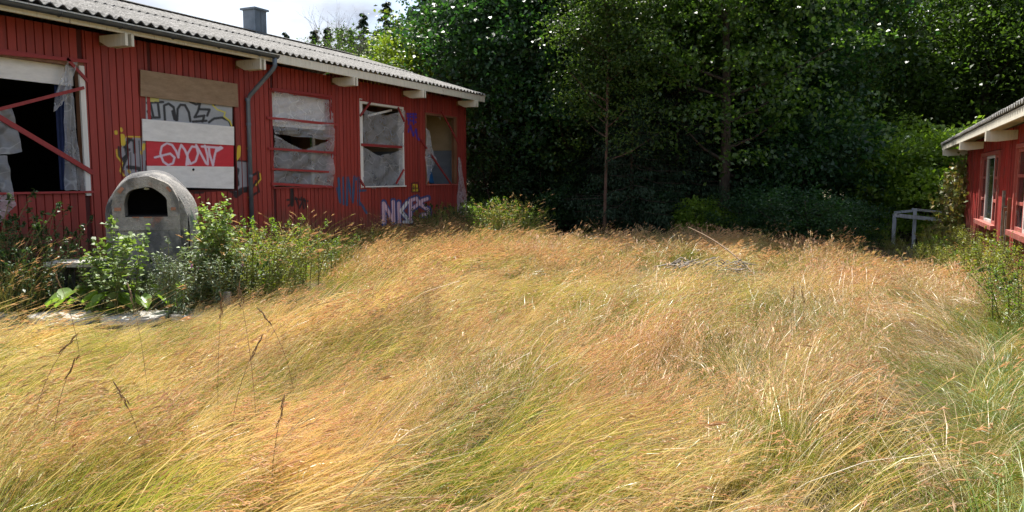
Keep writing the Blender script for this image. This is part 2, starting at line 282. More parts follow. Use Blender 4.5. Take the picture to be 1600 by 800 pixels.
# grey panel lettering, red panel tag
for p in ([(95, 258), (175, 254)], [(112, 262), (128, 332), (158, 332), (150, 265)], [(98, 300), (118, 335)], [(185, 345), (180, 272), (203, 262), (228, 280), (240, 345)], [(222, 300), (232, 340)], [(246, 345), (248, 288), (262, 268), (285, 270), (304, 305), (312, 350)], [(310, 252), (340, 266), (360, 262), (350, 300), (333, 330), (382, 322), (372, 352)], [(356, 290), (408, 292), (396, 322)], [(405, 355), (430, 337), (470, 332), (505, 348), (516, 374)], [(325, 352), (392, 348)], [(426, 268), (440, 262)]): st('grey', *Z3, p, 1.9, BLK)
st('grey', *Z3, [(98, 300), (100, 340), (120, 340)], 0, BLK, True); st('grey', *Z3, [(92, 232), (154, 234), (154, 252), (95, 254)], 0, (0.5, 0.47, 0.12), True)
st('grey', *Z3, [(424, 270), (446, 292), (486, 306), (480, 326), (510, 350), (519, 374)], 1.1, (0.62, 0.55, 0.05))
for p in ([(605, 165), (640, 156), (665, 150), (682, 165), (676, 188), (657, 195), (638, 182), (626, 150), (632, 122), (652, 109), (672, 116), (688, 140), (697, 165)], [(697, 165), (700, 138), (708, 116), (722, 135), (733, 162), (736, 192)], [(728, 194), (733, 150), (750, 122), (768, 125), (774, 150), (764, 180), (745, 190), (736, 172)], [(766, 116), (785, 150), (805, 188), (812, 192), (811, 160), (800, 118)], [(788, 122), (866, 128)], [(862, 124), (845, 132), (838, 160), (832, 196), (818, 150), (816, 126)], [(848, 140), (868, 128)]): st('red', *Z2, p, 1.7, (0.68, 0.56, 0.66))
def spray_colors(P, zone, seed=0):
    x, y = to_px(P); q = np.stack([x, y], 1); col = np.zeros((len(P), 4), dtype=np.float32)
    wob = 0.35 * np.sin(x * 2.3 + y * 1.7)
    for z, pl, w, c, fill in SPRAY:
        if z != zone: continue
        lo, hi = pl.min(0) - w - 2, pl.max(0) + w + 2
        k = np.where((q[:, 0] > lo[0]) & (q[:, 0] < hi[0]) & (q[:, 1] > lo[1]) & (q[:, 1] < hi[1]))[0]
        if not len(k): continue
        qq = q[k]
        if fill:
            a = np.zeros(len(k), dtype=bool); n_ = len(pl)
            for i in range(n_):
                A, B = pl[i], pl[(i + 1) % n_]
                cr = ((A[1] > qq[:, 1]) != (B[1] > qq[:, 1])) & (qq[:, 0] < (B[0] - A[0]) * (qq[:, 1] - A[1]) / (B[1] - A[1] + 1e-9) + A[0]); a ^= cr
            al = a.astype(float) * 0.93
        else:
            dm = np.full(len(k), 1e9)
            for A, B in zip(pl[:-1], pl[1:]):
                ab = B - A; t = np.clip(((qq - A) @ ab) / (ab @ ab + 1e-9), 0, 1); dm = np.minimum(dm, np.hypot(*(qq - A - t[:, None] * ab).T))
            al = np.clip((w + 0.45 - dm + wob[k] * 0.3) / 0.9, 0, 0.95)
        al = al[:, None]; col[k, :3] = col[k, :3] * (1 - al) + np.array(c) * al; col[k, 3] = (col[k, 3:4] * (1 - al) + al)[:, 0]
    nz = col[:, 3] > 0.01; col[nz, :3] /= col[nz, 3:4]
    return col
def wall_hits(y0, y1, z0, z1, X):
    P = np.array([(X, y, z) for y in (y0, y1) for z in (z0, z1)]); x, y = to_px(P)
    zs = []
    for z, pl, w, c, fill in SPRAY:
        if z != 'wall': continue
        if pl[:, 0].max() + w + 1 < x.min() or pl[:, 0].min() - w - 1 > x.max(): continue
        k = (pl[:, 1].min() - w - 2, pl[:, 1].max() + w + 2)
        zs += [on_x(x.mean(), k[0], X).z, on_x(x.mean(), k[1], X).z]
    return (max(min(zs), z0), min(max(zs), z1)) if zs and max(zs) > z0 and min(zs) < z1 else None
def board(parent, face, side, y0, y1, z0, z1, t, m_, spray=None, name='board', tilt=0.0, cell=0.014):
    """A vertical board on a wall: front face at x = face, looking along side (+1 or -1)."""
    ys = [y0, y1]; zs = [z0, z1]
    if spray:
        n_ = max(2, int((y1 - y0) / cell)); ys = list(np.linspace(y0, y1, n_ + 1)); a, b_ = spray
        zs = ([z0] if a > z0 + 0.01 else []) + list(np.linspace(a, b_, max(2, int((b_ - a) / cell)) + 1)) + ([z1] if b_ < z1 - 0.01 else [])
    bev = 0.004; V = []; F = []
    ny, nz = len(ys), len(zs)
    for j, z in enumerate(zs):
        for i, y in enumerate(ys): V.append((face + tilt * (i / (ny - 1) - 0.5), y, z))
    for j in range(nz - 1):
        for i in range(ny - 1):
            q = (j * ny + i, j * ny + i + 1, (j + 1) * ny + i + 1, (j + 1) * ny + i); F.append(q if side > 0 else q[::-1])
    c = [0, ny - 1, (nz - 1) * ny + ny - 1, (nz - 1) * ny]; b0 = len(V)
    for k, (y, z) in zip(c, ((y0 - bev, z0), (y1 + bev, z0), (y1 + bev, z1), (y0 - bev, z1))): V.append((face - side * t, y, z))
    for k in range(4):
        q = (c[k], b0 + k, b0 + (k + 1) % 4, c[(k + 1) % 4]); F.append(q if side > 0 else q[::-1])
    me = pmesh(name, V, F, m_); o = link(name, me, parent)
    if spray:
        at = me.color_attributes.new('spray', 'FLOAT_COLOR', 'POINT'); col = np.zeros((len(V), 4), dtype=np.float32)
        col[:b0] = spray_colors(np.array(V[:b0]), 'wall'); at.data.foreach_set('color', col.ravel())
    return o
def panel(parent, pxs, X, t, m_, zone=None, name='boarding_panel', cell=0.011, label=None):
    """A flat sheet nailed over an opening; four corners measured in the photo (left top, right top, right bottom, left bottom)."""
    c = [on_x(x, y, X) for x, y in pxs]; nu = int((c[1] - c[0]).length / cell) if zone else 1; nv = int((c[3] - c[0]).length / cell) if zone else 1
    V = []; F = []
    for j in range(nv + 1):
        for i in range(nu + 1):
            u, v = i / nu, j / nv; V.append(tuple((c[0] * (1 - u) + c[1] * u) * (1 - v) + (c[3] * (1 - u) + c[2] * u) * v))
    W_ = nu + 1
    for j in range(nv):
        for i in range(nu): F.append((j * W_ + i, (j + 1) * W_ + i, (j + 1) * W_ + i + 1, j * W_ + i + 1))
    k = [0, nu, nv * W_ + nu, nv * W_]; b0 = len(V)
    for i in k: V.append((V[i][0] - t, V[i][1], V[i][2]))
    for i in range(4): F.append((k[i], k[(i + 1) % 4], b0 + (i + 1) % 4, b0 + i))
    F.append((b0, b0 + 1, b0 + 2, b0 + 3))
    me = pmesh(name, V, F, m_); o = link(name, me, parent)
    if zone:
        at = me.color_attributes.new('spray', 'FLOAT_COLOR', 'POINT'); col = np.zeros((len(V), 4), dtype=np.float32)
        col[:b0] = spray_colors(np.array(V[:b0]), zone); at.data.foreach_set('color', col.ravel())
    if label: o['label'] = label
    return o

# ------------------------------------------------------------ ground
def m_ground():
    m, n, l, b = mat('thatchy_meadow_soil')
    f = noise(n, l, 1.1, 6, 'World'); f2 = noise(n, l, 40, 6, 'World', None, 0.7)
    c = ramp(n, l, f, [(0.35, (0.10, 0.085, 0.03)), (0.6, (0.18, 0.135, 0.06))]); c = mixc(n, l, ramp(n, l, f2, [(0.35, (0, 0, 0)), (0.6, (0.7,) * 3)]), c, (0.05, 0.045, 0.02))
    l.new(c, b.inputs['Base Color']); b.inputs['Roughness'].default_value = 1; bump(n, l, f2, 1, 0.03, b); return m
xs = np.concatenate([[-400, -150, -60, -35], np.linspace(-24, 14, 96), [25, 60, 150, 400]]); ysg = np.concatenate([[-400, -100, -30], np.linspace(-6, 40, 110), [60, 120, 400]])
GX, GY = np.meshgrid(xs, ysg); GZ = np.vectorize(lambda a, c_: ground(a, c_) - 0.05 * (abs(a) > 30))(GX, GY)
nx_, ny_ = len(xs), len(ysg); idx = np.arange(nx_ * ny_).reshape(ny_, nx_)
F = np.stack([idx[:-1, :-1], idx[:-1, 1:], idx[1:, 1:], idx[1:, :-1]], -1).reshape(-1, 4)
tag(link('ground', qmesh('ground', np.stack([GX, GY, GZ], -1).reshape(-1, 3), F, m_ground(), smooth=True)), kind='structure')

# ------------------------------------------------------------ the long red building on the left
XF = -10.6; YA, YB = 2.6, 19.27; WT, RY = 3.74, -14.5
LB = empty('wooden_building', (0, 0, 0), 'long red board building with corrugated roof, broken windows and graffiti, left of the meadow', 'building')
OPEN = [(4.55, 7.68, 1.40, 3.27), (8.78, 10.60, 1.38, 3.25), (11.53, 13.33, 1.41, 3.27), (14.37, 16.12, 1.40, 3.31), (17.12, 18.74, 1.42, 3.26)]
def wall_with_openings(opens, x0, x1, ya, yb, zb, zt, m_, name, parent):
    mb = MB(); ys = ya
    for (a, b_, c, d) in opens:
        mb.box(x0, x1, ys, a, zb, zt); mb.box(x0, x1, a, b_, zb, c); mb.box(x0, x1, a, b_, d, zt); ys = b_
    mb.box(x0, x1, ys, yb, zb, zt); return mb.build(name, m_, parent)
wall_with_openings(OPEN, XF - 0.14, XF - 0.024, YA, YB - 0.02, 0.05, WT, M['dark_back'], 'wall', LB)
mb = MB(); mb.box(-18.4, -10.76, YA, YA + 0.12, 0.05, 3.7); mb.build('end_wall', M['dark_back'], LB)
# far gable wall with a doorless opening that lets daylight through
def on_y(x, y, Y): d = ray(x, y); return EYE + d * (Y / d.y)
GO0, GO1 = on_y(467, 220, 19.2).x, on_y(494, 220, 19.2).x
mb = MB(); g0, g1 = YB - 0.12, YB - 0.02
mb.box(GO1, XF - 0.145, g0, g1, 0.05, 3.7); mb.box(GO0, GO1, g0, g1, 0.05, 0.9); mb.box(GO0, GO1, g0, g1, 2.9, 3.7); mb.box(-18.4, GO0, g0, g1, 0.05, 3.7)
mb.build('gable_wall', M['dark_back'], LB)
y = -18.4; k = 0
while y < XF - 0.16:
    if not (GO0 - .1 < y < GO1):
        zt = 3.72 + (1.0 - abs(y + 14.5) / 4.4) * 1.32
        mb = MB(); mb.box(y, y + 0.12, YB - 0.02, YB - 0.001 + 0.003 * (k % 2), 0.2, zt); mb.build('gable_board', M['red'], LB)
    y += 0.14; k += 1
wall_with_openings([(-99, -98, 0, 0)][:0], -18.52, -18.4, YA, YB, 0.05, 3.7, M['dark_back'], 'rear_wall', LB)
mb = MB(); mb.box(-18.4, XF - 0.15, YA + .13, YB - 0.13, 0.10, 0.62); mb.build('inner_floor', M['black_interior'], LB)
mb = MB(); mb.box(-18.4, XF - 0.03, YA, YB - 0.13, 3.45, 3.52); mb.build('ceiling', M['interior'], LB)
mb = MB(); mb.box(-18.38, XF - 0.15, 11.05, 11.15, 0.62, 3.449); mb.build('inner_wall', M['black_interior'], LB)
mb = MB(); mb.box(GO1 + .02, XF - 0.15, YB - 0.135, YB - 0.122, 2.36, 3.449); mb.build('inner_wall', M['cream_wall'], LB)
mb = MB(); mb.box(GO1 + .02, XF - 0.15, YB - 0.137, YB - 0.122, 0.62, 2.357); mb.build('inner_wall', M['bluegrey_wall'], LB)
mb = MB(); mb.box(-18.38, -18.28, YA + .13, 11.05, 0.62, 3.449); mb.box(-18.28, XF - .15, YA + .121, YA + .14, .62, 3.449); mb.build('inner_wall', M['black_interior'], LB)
mb = MB()
for yy in (12.0, 13.2, 14.5, 15.7, 16.9): mb.box(-17.5, XF - 0.16, yy, yy + 0.09, 3.32, 3.449)
mb.build('ceiling_batten', M['wood_brown'], LB)
mb = MB(); q_ = on_y(455, 225, 18.2).x; mb.box(q_, on_y(467, 225, 18.2).x, 18.2, 18.7, 0.62, 2.9); mb.build('cupboard', M['wood_brown'], LB)
mb = MB(); q_ = on_y(473, 222, 19.25).x; mb.v = [(q_ - .35, 19.32, .85), (q_ + .30, 19.32, .85), (q_ + .02, 19.30, 2.95), (q_ - .35, 19.30, 2.95)]; mb.f = [(0, 1, 2, 3)]; mb.build('loose_panel', M['sheet'], LB)

# boards, one by one
PITCH_B = 0.1252; ncol = int((YB - YA) / PITCH_B)
for i in range(ncol + 1):
    y0 = YA + i * PITCH_B + random.uniform(-.002, .002); y1 = min(y0 + 0.106, YB)
    if y1 - y0 < 0.03: continue
    face = XF + random.uniform(-.004, .003); tl_ = random.uniform(-.004, .004)
    zb = 0.30 + random.uniform(-.02, .02); segs = [(zb, WT)]
    for (a, b_, c, d) in OPEN:
        if y0 < b_ - 0.02 and y1 > a + 0.02:
            if a - 0.02 > y0 or y1 > b_ + 0.02:
                if y0 < a and a - y0 > 0.03 and y1 > a: y1 = a - 0.003
                elif y1 > b_ and y1 - b_ > 0.03: y0 = b_ + 0.003
                else: segs = [(zb, c - 0.03), (d + 0.03, WT)]
            else: segs = [(zb, c - 0.03 + random.uniform(-.006, .003)), (d + 0.03, WT)]
    for (s0, s1) in segs:
        board(LB, face, 1, y0, y1, s0, s1, 0.026, M['red_spray'] if wall_hits(y0, y1, s0, s1, XF) else M['red'], wall_hits(y0, y1, s0, s1, XF), 'board', tl_)
mb = MB(); mb.box(XF - 0.14, XF + 0.012, YB - 0.018, YB + 0.005, 0.25, WT); mb.build('corner_board', M['red'], LB)
mb = MB(); mb.box(-18.5, XF - 0.03, YA, YB, -0.1, 0.30); mb.build('plinth', M['slab'], LB)

# roof: corrugated sheets, two slopes
CP = 0.1735; SH = 6
def roof_sheet(parent, xe, ze, xr, zr, ya, yb, lift, m_, name='roof_sheet', amp=0.026):
    nx, ny = 3, int(round((yb - ya) / CP * 10)) + 1; V = []; F = []
    for j in range(ny):
        y = ya + (yb - ya) * j / (ny - 1); wv = amp * math.sin(2 * math.pi * y / CP)
        for i in range(nx):
            u = i / (nx - 1); V.append((xe + (xr - xe) * u, y, ze + (zr - ze) * u + wv + lift * (1 - u)))
    b0 = len(V); V += [(a, b_, c - 0.012) for a, b_, c in V]
    for j in range(ny - 1):
        for i in range(nx - 1):
            q = (j * nx + i, j * nx + i + 1, (j + 1) * nx + i + 1, (j + 1) * nx + i)
            if xr > xe: F += [q, tuple(b0 + k for k in q[::-1])]
            else: F += [q[::-1], tuple(b0 + k for k in q)]
        F.append((j * nx, (j + 1) * nx, b0 + (j + 1) * nx, b0 + j * nx))
        F.append((j * nx + nx - 1, b0 + j * nx + nx - 1, b0 + (j + 1) * nx + nx - 1, (j + 1) * nx + nx - 1))
    for j in (0, ny - 1):
        for i in range(nx - 1): F.append((j * nx + i, b0 + j * nx + i, b0 + j * nx + i + 1, j * nx + i + 1))
    return link(name, pmesh(name, V, F, m_, False), parent)
XE, ZE, ZR = -9.98, 3.875, 5.235
slope = (ZR - ZE) / (RY - XE)
yy = YA - 0.1; k = 0
while yy < YB - 0.05:
    y1 = min(yy + CP * SH, YB + 0.06)
    xm = XE + (RY - XE) * 0.52; zm = ZE + slope * (xm - XE)
    roof_sheet(LB, XE, ZE, xm - 0.1, zm - slope * 0.1, yy, y1 + 0.04, 0.004 * (k % 2) + 0.008, M['roof'])
    roof_sheet(LB, xm, zm + 0.018, RY, ZR + 0.018, yy, y1 + 0.04, 0.004 * (k % 2) + 0.006, M['roof'])
    roof_sheet(LB, -19.0, 3.85, RY - 0.002, ZR + 0.018, yy, y1 + 0.04, 0.004 * (k % 2) + 0.006, M['roof'])
    yy = y1; k += 1
mb = MB()
for s in (-1, 1): mb.beam((RY + s * 0.1, YA - 0.1, ZR + 0.045), (RY + s * 0.1, YB + 0.06, ZR + 0.045), 0.22, 0.015, (s * 0.28, 0, 1))
mb.build('ridge_cap', M['roof'], LB)
# fascia, rafters ends, verge
mb = MB(); mb.box(XE - 0.075, XE - 0.03, YA, YB + 0.05, 3.685, 3.842); mb.build('fascia_board', M['cream'], LB)
mb = MB(); mb.box(XF + 0.0, XE - 0.08, YA, YB + 0.02, 3.80, 3.82); mb.build('soffit', M['dark_back'], LB)
mb = MB(); mb.beam((XE - 0.03, YB + 0.04, 3.80), (RY, YB + 0.04, ZR - 0.06), 0.03, 0.13); mb.beam((-19, YB + 0.04, 3.78), (RY, YB + 0.04, ZR - 0.06), 0.03, 0.13); mb.build('verge_board', M['cream'], LB)
for k in range(-1, 6):
    yb = 8.05 + 2.70 * k
    if yb < YA or yb > YB: continue
    for dy in (0.0, -0.105):
        a, b_ = yb - 0.045 + dy, yb + dy; mb = MB()
        x0, x1 = XF + 0.0, XE + 0.012; V = [(x0, 3.66, 0), (x0 + .25, 3.50, 0)]
        P = [(x0 + .08, 3.684), (x0 + .08, 3.60), (x0 + 0.26, 3.51), (x1, 3.51), (x1, 3.684)]
        mb.v = [(p[0], a, p[1]) for p in P] + [(p[0], b_, p[1]) for p in P]
        mb.f = [(0, 1, 2, 3, 4), (9, 8, 7, 6, 5)] + [(i, 5 + i, 5 + (i + 1) % 5, (i + 1) % 5) for i in range(5)]
        mb.build('rafter_end', M['cream'], LB)
    mb = MB(); mb.box(XF, XE - .12, yb - .104, yb - .046, 3.56, 3.684); mb.build('rafter_packer', M['wood_brown'], LB)
# gutter and downpipe
gut = MB(); R_ = 0.062; n_ = 9; XG, ZG = XE + 0.055, 3.79; ys_ = (YA - 0.1, 11.0)
for s, rr in ((0, R_), (1, R_ - 0.006)):
    for y in ys_:
        for j in range(n_): t = math.pi + math.pi * j / (n_ - 1); gut.v.append((XG + rr * math.cos(t), y, ZG + rr * math.sin(t)))
for j in range(n_ - 1):
    gut.f.append((j, n_ + j, n_ + j + 1, j + 1)); gut.f.append((2 * n_ + j, 2 * n_ + j + 1, 3 * n_ + j + 1, 3 * n_ + j))
for e in (0, n_ - 1): gut.f.append((e, 2 * n_ + e, 3 * n_ + e, n_ + e))
gut.f.append(tuple(range(n_, 2 * n_)))
G = gut.build('gutter', M['dark_metal'], LB, True)
for y in np.arange(3.2, 11, 0.92):
    mb = MB(); mb.tube([(XG + (R_ + .004) * math.cos(math.pi + math.pi * j / 8), y, ZG + (R_ + .004) * math.sin(math.pi + math.pi * j / 8)) for j in range(9)], 0.009, 4); mb.build('gutter_bracket', M['dark_metal'], G)
dp = MB(); dp.tube([(XG, 10.93, 3.75), (XG, 10.93, 3.60), (XG - .04, 10.92, 3.54), (XF + .11, 10.88, 3.10), (XF + .065, 10.87, 3.02), (XF + .06, 10.87, 0.35)], 0.040, 10)
DP = dp.build('downpipe', M['metal'], LB, True)
for z in (3.0, 2.55, 1.6, 0.8):
    mb = MB(); mb.tube([(XF + .06, 10.87, z), (XF + .06, 10.87, z + 0.05)], 0.047, 10); mb.build('pipe_collar', M['metal'], DP)
# chimney on the ridge
cp = on_x(399, 57, RY); yc = cp.y; CH = MB(); CH.box(RY - .20, RY + .20, yc - .20, yc + .20, 4.9, 5.80); CHo = CH.build('chimney', M['metal'], LB)
mb = MB(); mb.box(RY - .25, RY + .25, yc - .25, yc + .25, 5.80, 5.845); mb.build('chimney_cap', M['metal'], CHo)
mb = MB(); mb.box(RY - .202, RY + .202, yc - .006, yc + .006, 4.9, 5.795); mb.build('flashing_seam', M['dark_metal'], CHo)

# windows: frames, sills, battens
def window(i, mf, ms, jamb=0.045, sides=(1, 1, 1)):
    a, b_, c, d = OPEN[i]; w = MB(); x0, x1 = XF - 0.13, XF + 0.004
    if sides[0]: w.box(x0, x1, a, a + jamb, c, d)
    if sides[1]: w.box(x0, x1, b_ - jamb, b_, c, d)
    if sides[2]: w.box(x0, x1, a + jamb, b_ - jamb, d - jamb, d)
    W_ = w.build('window', mf, LB)
    s = MB(); s.box(x0, XF + 0.04, a - 0.03, b_ + 0.03, c - 0.03, c); s.build('sill', ms, W_)
    h = MB(); h.box(XF - .02, XF + 0.022, a - 0.03, b_ + 0.03, d, d + .028); h.build('head_trim', M['red_trim'], W_); return W_
W1 = window(0, M['wood_brown'], M['red_trim'], 0.06, (1, 1, 1))
mb = MB(); mb.box(XF - .02, XF + .016, 7.60, 7.68, 1.33, 3.22); mb.build('jamb_board', M['white_trim'], W1)
mb = MB(); mb.box(XF - .16, XF - .135, 4.5, 7.60, 2.93, 3.27); mb.build('blind_board', M['panel_white'], W1)
W3 = window(2, M['red_trim'], M['red_trim'], .03); W4 = window(3, M['white_trim'], M['white_trim'], .05); W5 = window(4, M['wood_brown'], M['rust_trim'], .05)
mb = MB(); mb.box(XF - .02, XF + .012, 14.33, 14.43, 1.36, 3.36); mb.build('jamb_board', M['white_trim'], W4)
mb = MB(); mb.box(XF - .02, XF + .012, 18.62, 18.74, 1.44, 3.24); mb.build('jamb_board', M['wood_brown'], W5)
mb = MB(); mb.box(XF - .17, XF - .145, 11.56, 13.30, 2.60, 3.27); mb.build('blind_board', M['panel_white'], W3)
def batten(pa, pb, w=0.05, X=XF + 0.03, m_=None, parent=None):
    mb = MB(); a, b_ = on_x(*pa, X), on_x(*pb, X); mb.beam(a, b_, 0.022, w, (0, 0, 1)) if abs((b_ - a).y) > abs((b_ - a).z) else mb.beam(a, b_, 0.022, w, (0, 1, 0)); mb.build('batten', m_ or M['red_trim'], parent or LB)
for pa, pb, w in (((-60, 148), (145, 270), .07), ((-30, 178), (131, 137), .045), ((104, 91), (138, 128), .045), ((-20, 80), (137, 96), .05)): batten(pa, pb, w, parent=W1)
for pa, pb, w in (((417, 184), (527, 195), .05), ((419, 232), (525, 239), .045), ((424, 264), (520, 269), .04), ((424, 287), (518, 292), .05), ((424, 139), (519, 151), .05)): batten(pa, pb, w, parent=W3)
for pa, pb, w in (((579, 159), (563, 181), .05), ((622, 168), (632, 190), .05), ((565, 226), (628, 230), .06), ((563, 281), (570, 293), .05), ((631, 265), (619, 287), .045), ((574, 181), (612, 172), .05)): batten(pa, pb, w, parent=W4, X=XF + (0.03 if pa[0] != 574 else -.2), m_=M['white_trim'] if pa[0] == 574 else None)
for pa, pb, w in (((690, 174), (717, 225), .045), ((658, 219), (705, 288), .05)): batten(pa, pb, w, parent=W5)
# the boarded window: panels nailed one over the other
BW = empty('boarded_window', (0, 0, 0), None, None); BW.parent = LB
panel(BW, [(228, 151), (363, 166), (363, 201), (228, 192)], XF + .004, .02, M['panel_grey'], 'grey', label='grey panel with black outlined graffiti letters')
panel(BW, [(219.7, 108.8), (371, 131), (372.5, 167.5), (220, 150)], XF + .042, .018, M['plywood'], label='brown plywood sheet')
panel(BW, [(222.5, 185.6), (365.6, 198), (366, 227), (223.4, 219.7)], XF + .042, .018, M['panel_white'], label='upper white board')
panel(BW, [(228.8, 219), (365, 226), (365, 262), (229.7, 260)], XF + .020, .016, M['panel_red'], 'red', label='red board with a white sprayed tag')
panel(BW, [(230, 259), (365.6, 260.6), (365.6, 295), (230, 291.5)], XF + .042, .018, M['panel_white'], label='lower white board')
mb = MB(); p = on_x(302, 265, XF + .045); mb.tube([p, p + Vector((.008, 0, 0))], 0.022, 10); mb.build('bolt_head', M['soot'], BW)
mb = MB(); mb.box(XF - .13, XF + .006, 8.74, 8.80, 1.36, 3.26); mb.build('jamb_board', M['red_trim'], BW)

# plastic sheets over the windows
def film(corners, X, label, nu=44, nv=44, sag=0.05, folds=7, hole=None, amp=.035, bag=0.0, seed=0, cat='plastic sheet'):
    r_ = random.Random(seed); c = [on_x(x, y, X) for x, y in corners]; V = []; F = []; ph = [r_.uniform(0, 6.28) for _ in range(8)]
    fr = [r_.uniform(.6, 1.5) for _ in range(8)]
    for j in range(nv + 1):
        for i in range(nu + 1):
            u, v = i / nu, j / nv; p = (c[0] * (1 - u) + c[1] * u) * (1 - v) + (c[3] * (1 - u) + c[2] * u) * v
            d = amp * (math.sin(folds * fr[0] * u + 2.5 * v * fr[1] + ph[0]) * .5 + math.sin(folds * 1.9 * (u * .8 + .35 * math.sin(3 * v + ph[1])) + ph[2]) * .35 + abs(math.sin(4.2 * (v * fr[2] + u * .8) + ph[3])) * .5 + .18 * math.sin(23 * u + 9 * v + ph[4]) + .30 * abs(math.sin(9 * (u - v * fr[3] * .7) + ph[5])) + .22 * abs(math.sin(13 * (v + u * fr[4] * .5) + ph[6])))
            u0 = .38 + .3 * ((seed * 7) % 5) / 5; uu = u / u0 if u < u0 else (1 - u) / (1 - u0); sg = sag * uu ** .85 * (1 - v * .6)
            V.append((p.x + d + bag * math.sin(math.pi * v), p.y, p.z - sg + .006 * math.sin(17 * u + ph[5]) * (v in (0, 1))))
    for j in range(nv):
        for i in range(nu):
            u, v = (i + .5) / nu, (j + .5) / nv
            if hole and hole(u, v): continue
            F.append((j * (nu + 1) + i, (j + 1) * (nu + 1) + i, (j + 1) * (nu + 1) + i + 1, j * (nu + 1) + i + 1))
    o = link('plastic_sheet', pmesh('plastic_sheet', V, F, M['film'], True)); return tag(o, label, cat, 'torn plastic sheets at the windows')
film([(426, 143), (518, 153), (519, 192), (426, 186)], XF - .03, 'taut clear plastic sheet over the top pane of the three-batten window', amp=.03, sag=.01, seed=1)
film([(426, 186), (519, 195), (522, 220), (426, 209)], XF + .012, 'crumpled loose plastic strip hanging in the middle of the three-batten window', amp=.045, sag=.0, folds=7, seed=2)
film([(426, 211), (520, 214), (519, 292), (426, 291)], XF - .01, 'sagging plastic sheet across the lower half of the three-batten window', amp=.04, sag=.0, folds=5, seed=3, nu=50, nv=60, hole=lambda u, v: v < .30 * min(u / .5, (1 - u) / .5) + .02 * math.sin(9 * u))
film([(566, 170), (631, 172), (630, 229), (566, 226)], XF - .02, 'dusty plastic sheet over the upper half of the white-framed window', amp=.035, sag=.14, folds=5, seed=4)
film([(566, 228), (630, 233), (629, 290), (565, 291)], XF - .02, 'dusty plastic sheet slung over the lower half of the white-framed window', amp=.035, sag=.20, folds=5, seed=5)
film([(664, 200), (667, 204), (682, 250), (664, 289)], XF + .01, 'narrow torn plastic strip at the left edge of the window with blue chairs', amp=.05, folds=4, sag=0, seed=6, nu=14)
film([(714, 246), (717, 246), (731, 336), (714, 334)], XF + .06, 'white plastic rag hanging down to the weeds at the far building corner', amp=.05, folds=5, sag=0, seed=7, nu=14)
film([(99, 96), (106, 95), (130, 298), (99, 297)], XF - .05, 'twisted plastic sheet hanging down the right side of the big dark window', amp=.06, folds=7, sag=0, seed=8, nu=22, hole=lambda u, v: (v < .3 and u > .3 + v * 2.3))
film([(-60, 168), (19, 168), (31, 238), (-60, 250)], XF + .0, 'torn grey plastic sheet hanging from the batten of the big dark window', amp=.035, folds=8, sag=0, seed=9)
film([(-60, 246), (10, 243), (22, 320), (-60, 420)], XF + .02, 'trailing end of plastic spilling below the sill of the big dark window', amp=.035, folds=8, sag=0, seed=10)
film([(100, 96), (118, 97), (108, 150), (80, 176)], XF - .03, 'small flared plastic scrap pinned at the top corner of the big dark window', amp=.05, folds=5, sag=0, seed=12, nu=16)
o = link('curtain', pmesh('curtain', *(lambda g: g)(((lambda c: [(XF - .22 + .03 * math.sin(i * 1.3), 7.36 + i * .012, z) for z in (1.42, 3.0) for i in range(15)])(0), [(i, i + 1, 16 + i, 15 + i) for i in range(14)])), M['blue_cloth'], True))
tag(o, 'dark blue curtain inside the right edge of the big dark window', 'curtain')
o = film([(720, 100)] * 4, XF, '', nu=1, nv=1) if False else None
mb = MB(); a = on_x(682, 180, XF - .3); mb.v = [(a.x, a.y - .12, a.z + .1), (a.x, a.y + .35, a.z + .05), (a.x + .05, a.y + .12, a.z - .14), (a.x + .03, a.y + .02, a.z - .02), (a.x + .02, a.y + .2, a.z - .03)]; mb.f = [(0, 3, 4, 1), (3, 2, 4)]
tag(mb.build('cloth_scrap', M['panel_white']), 'small pale scrap hanging from the ceiling inside the far window', 'rag')

# blue chairs and orange board inside the last window
def chair(p, rz, tilt, label):
    e = empty('plastic_chair', p, label, 'chair', 'blue chairs inside the far window', rz); e.rotation_euler = (0, tilt, rz)
    V = []; F = []
    for j in range(9):
        for i in range(7):
            u = (i / 6 - .5); v = j / 8; x = (v - .5) * .42 if v < .5 else .02 + (v - .5) * .12; z = .44 + (0 if v < .5 else (v - .5) * .86) + .09 * u * u
            V.append((x, u * .42, z))
    for j in range(8):
        for i in range(6): F.append((j * 7 + i, j * 7 + i + 1, (j + 1) * 7 + i + 1, (j + 1) * 7 + i))
    me = pmesh('seat', V, F, M['blue'], True); link('seat', me, e)
    for sx in (-.17, .05):
        for sy in (-.17, .17): mb = MB(); mb.tube([(sx, sy, .44), (sx * 1.3, sy * 1.15, 0)], .012, 6); mb.build('leg', M['metal'], e)
c5 = on_x(686, 284, XF)
chair((c5.x - .75, 18.55, 0.98), R(160), R(8), 'blue plastic chair tipped inside the far window, right one')
chair((c5.x - .55, 17.75, 0.95), R(30), R(-14), 'blue plastic chair tipped inside the far window, left one')
mb = MB(); mb.beam((XF - .5, 18.1, 1.0), (XF - .62, 18.02, 1.78), .16, .03, (0, 1, 0)); tag(mb.build('orange_board', M['orange']), 'orange board leaning between the blue chairs in the far window', 'board')

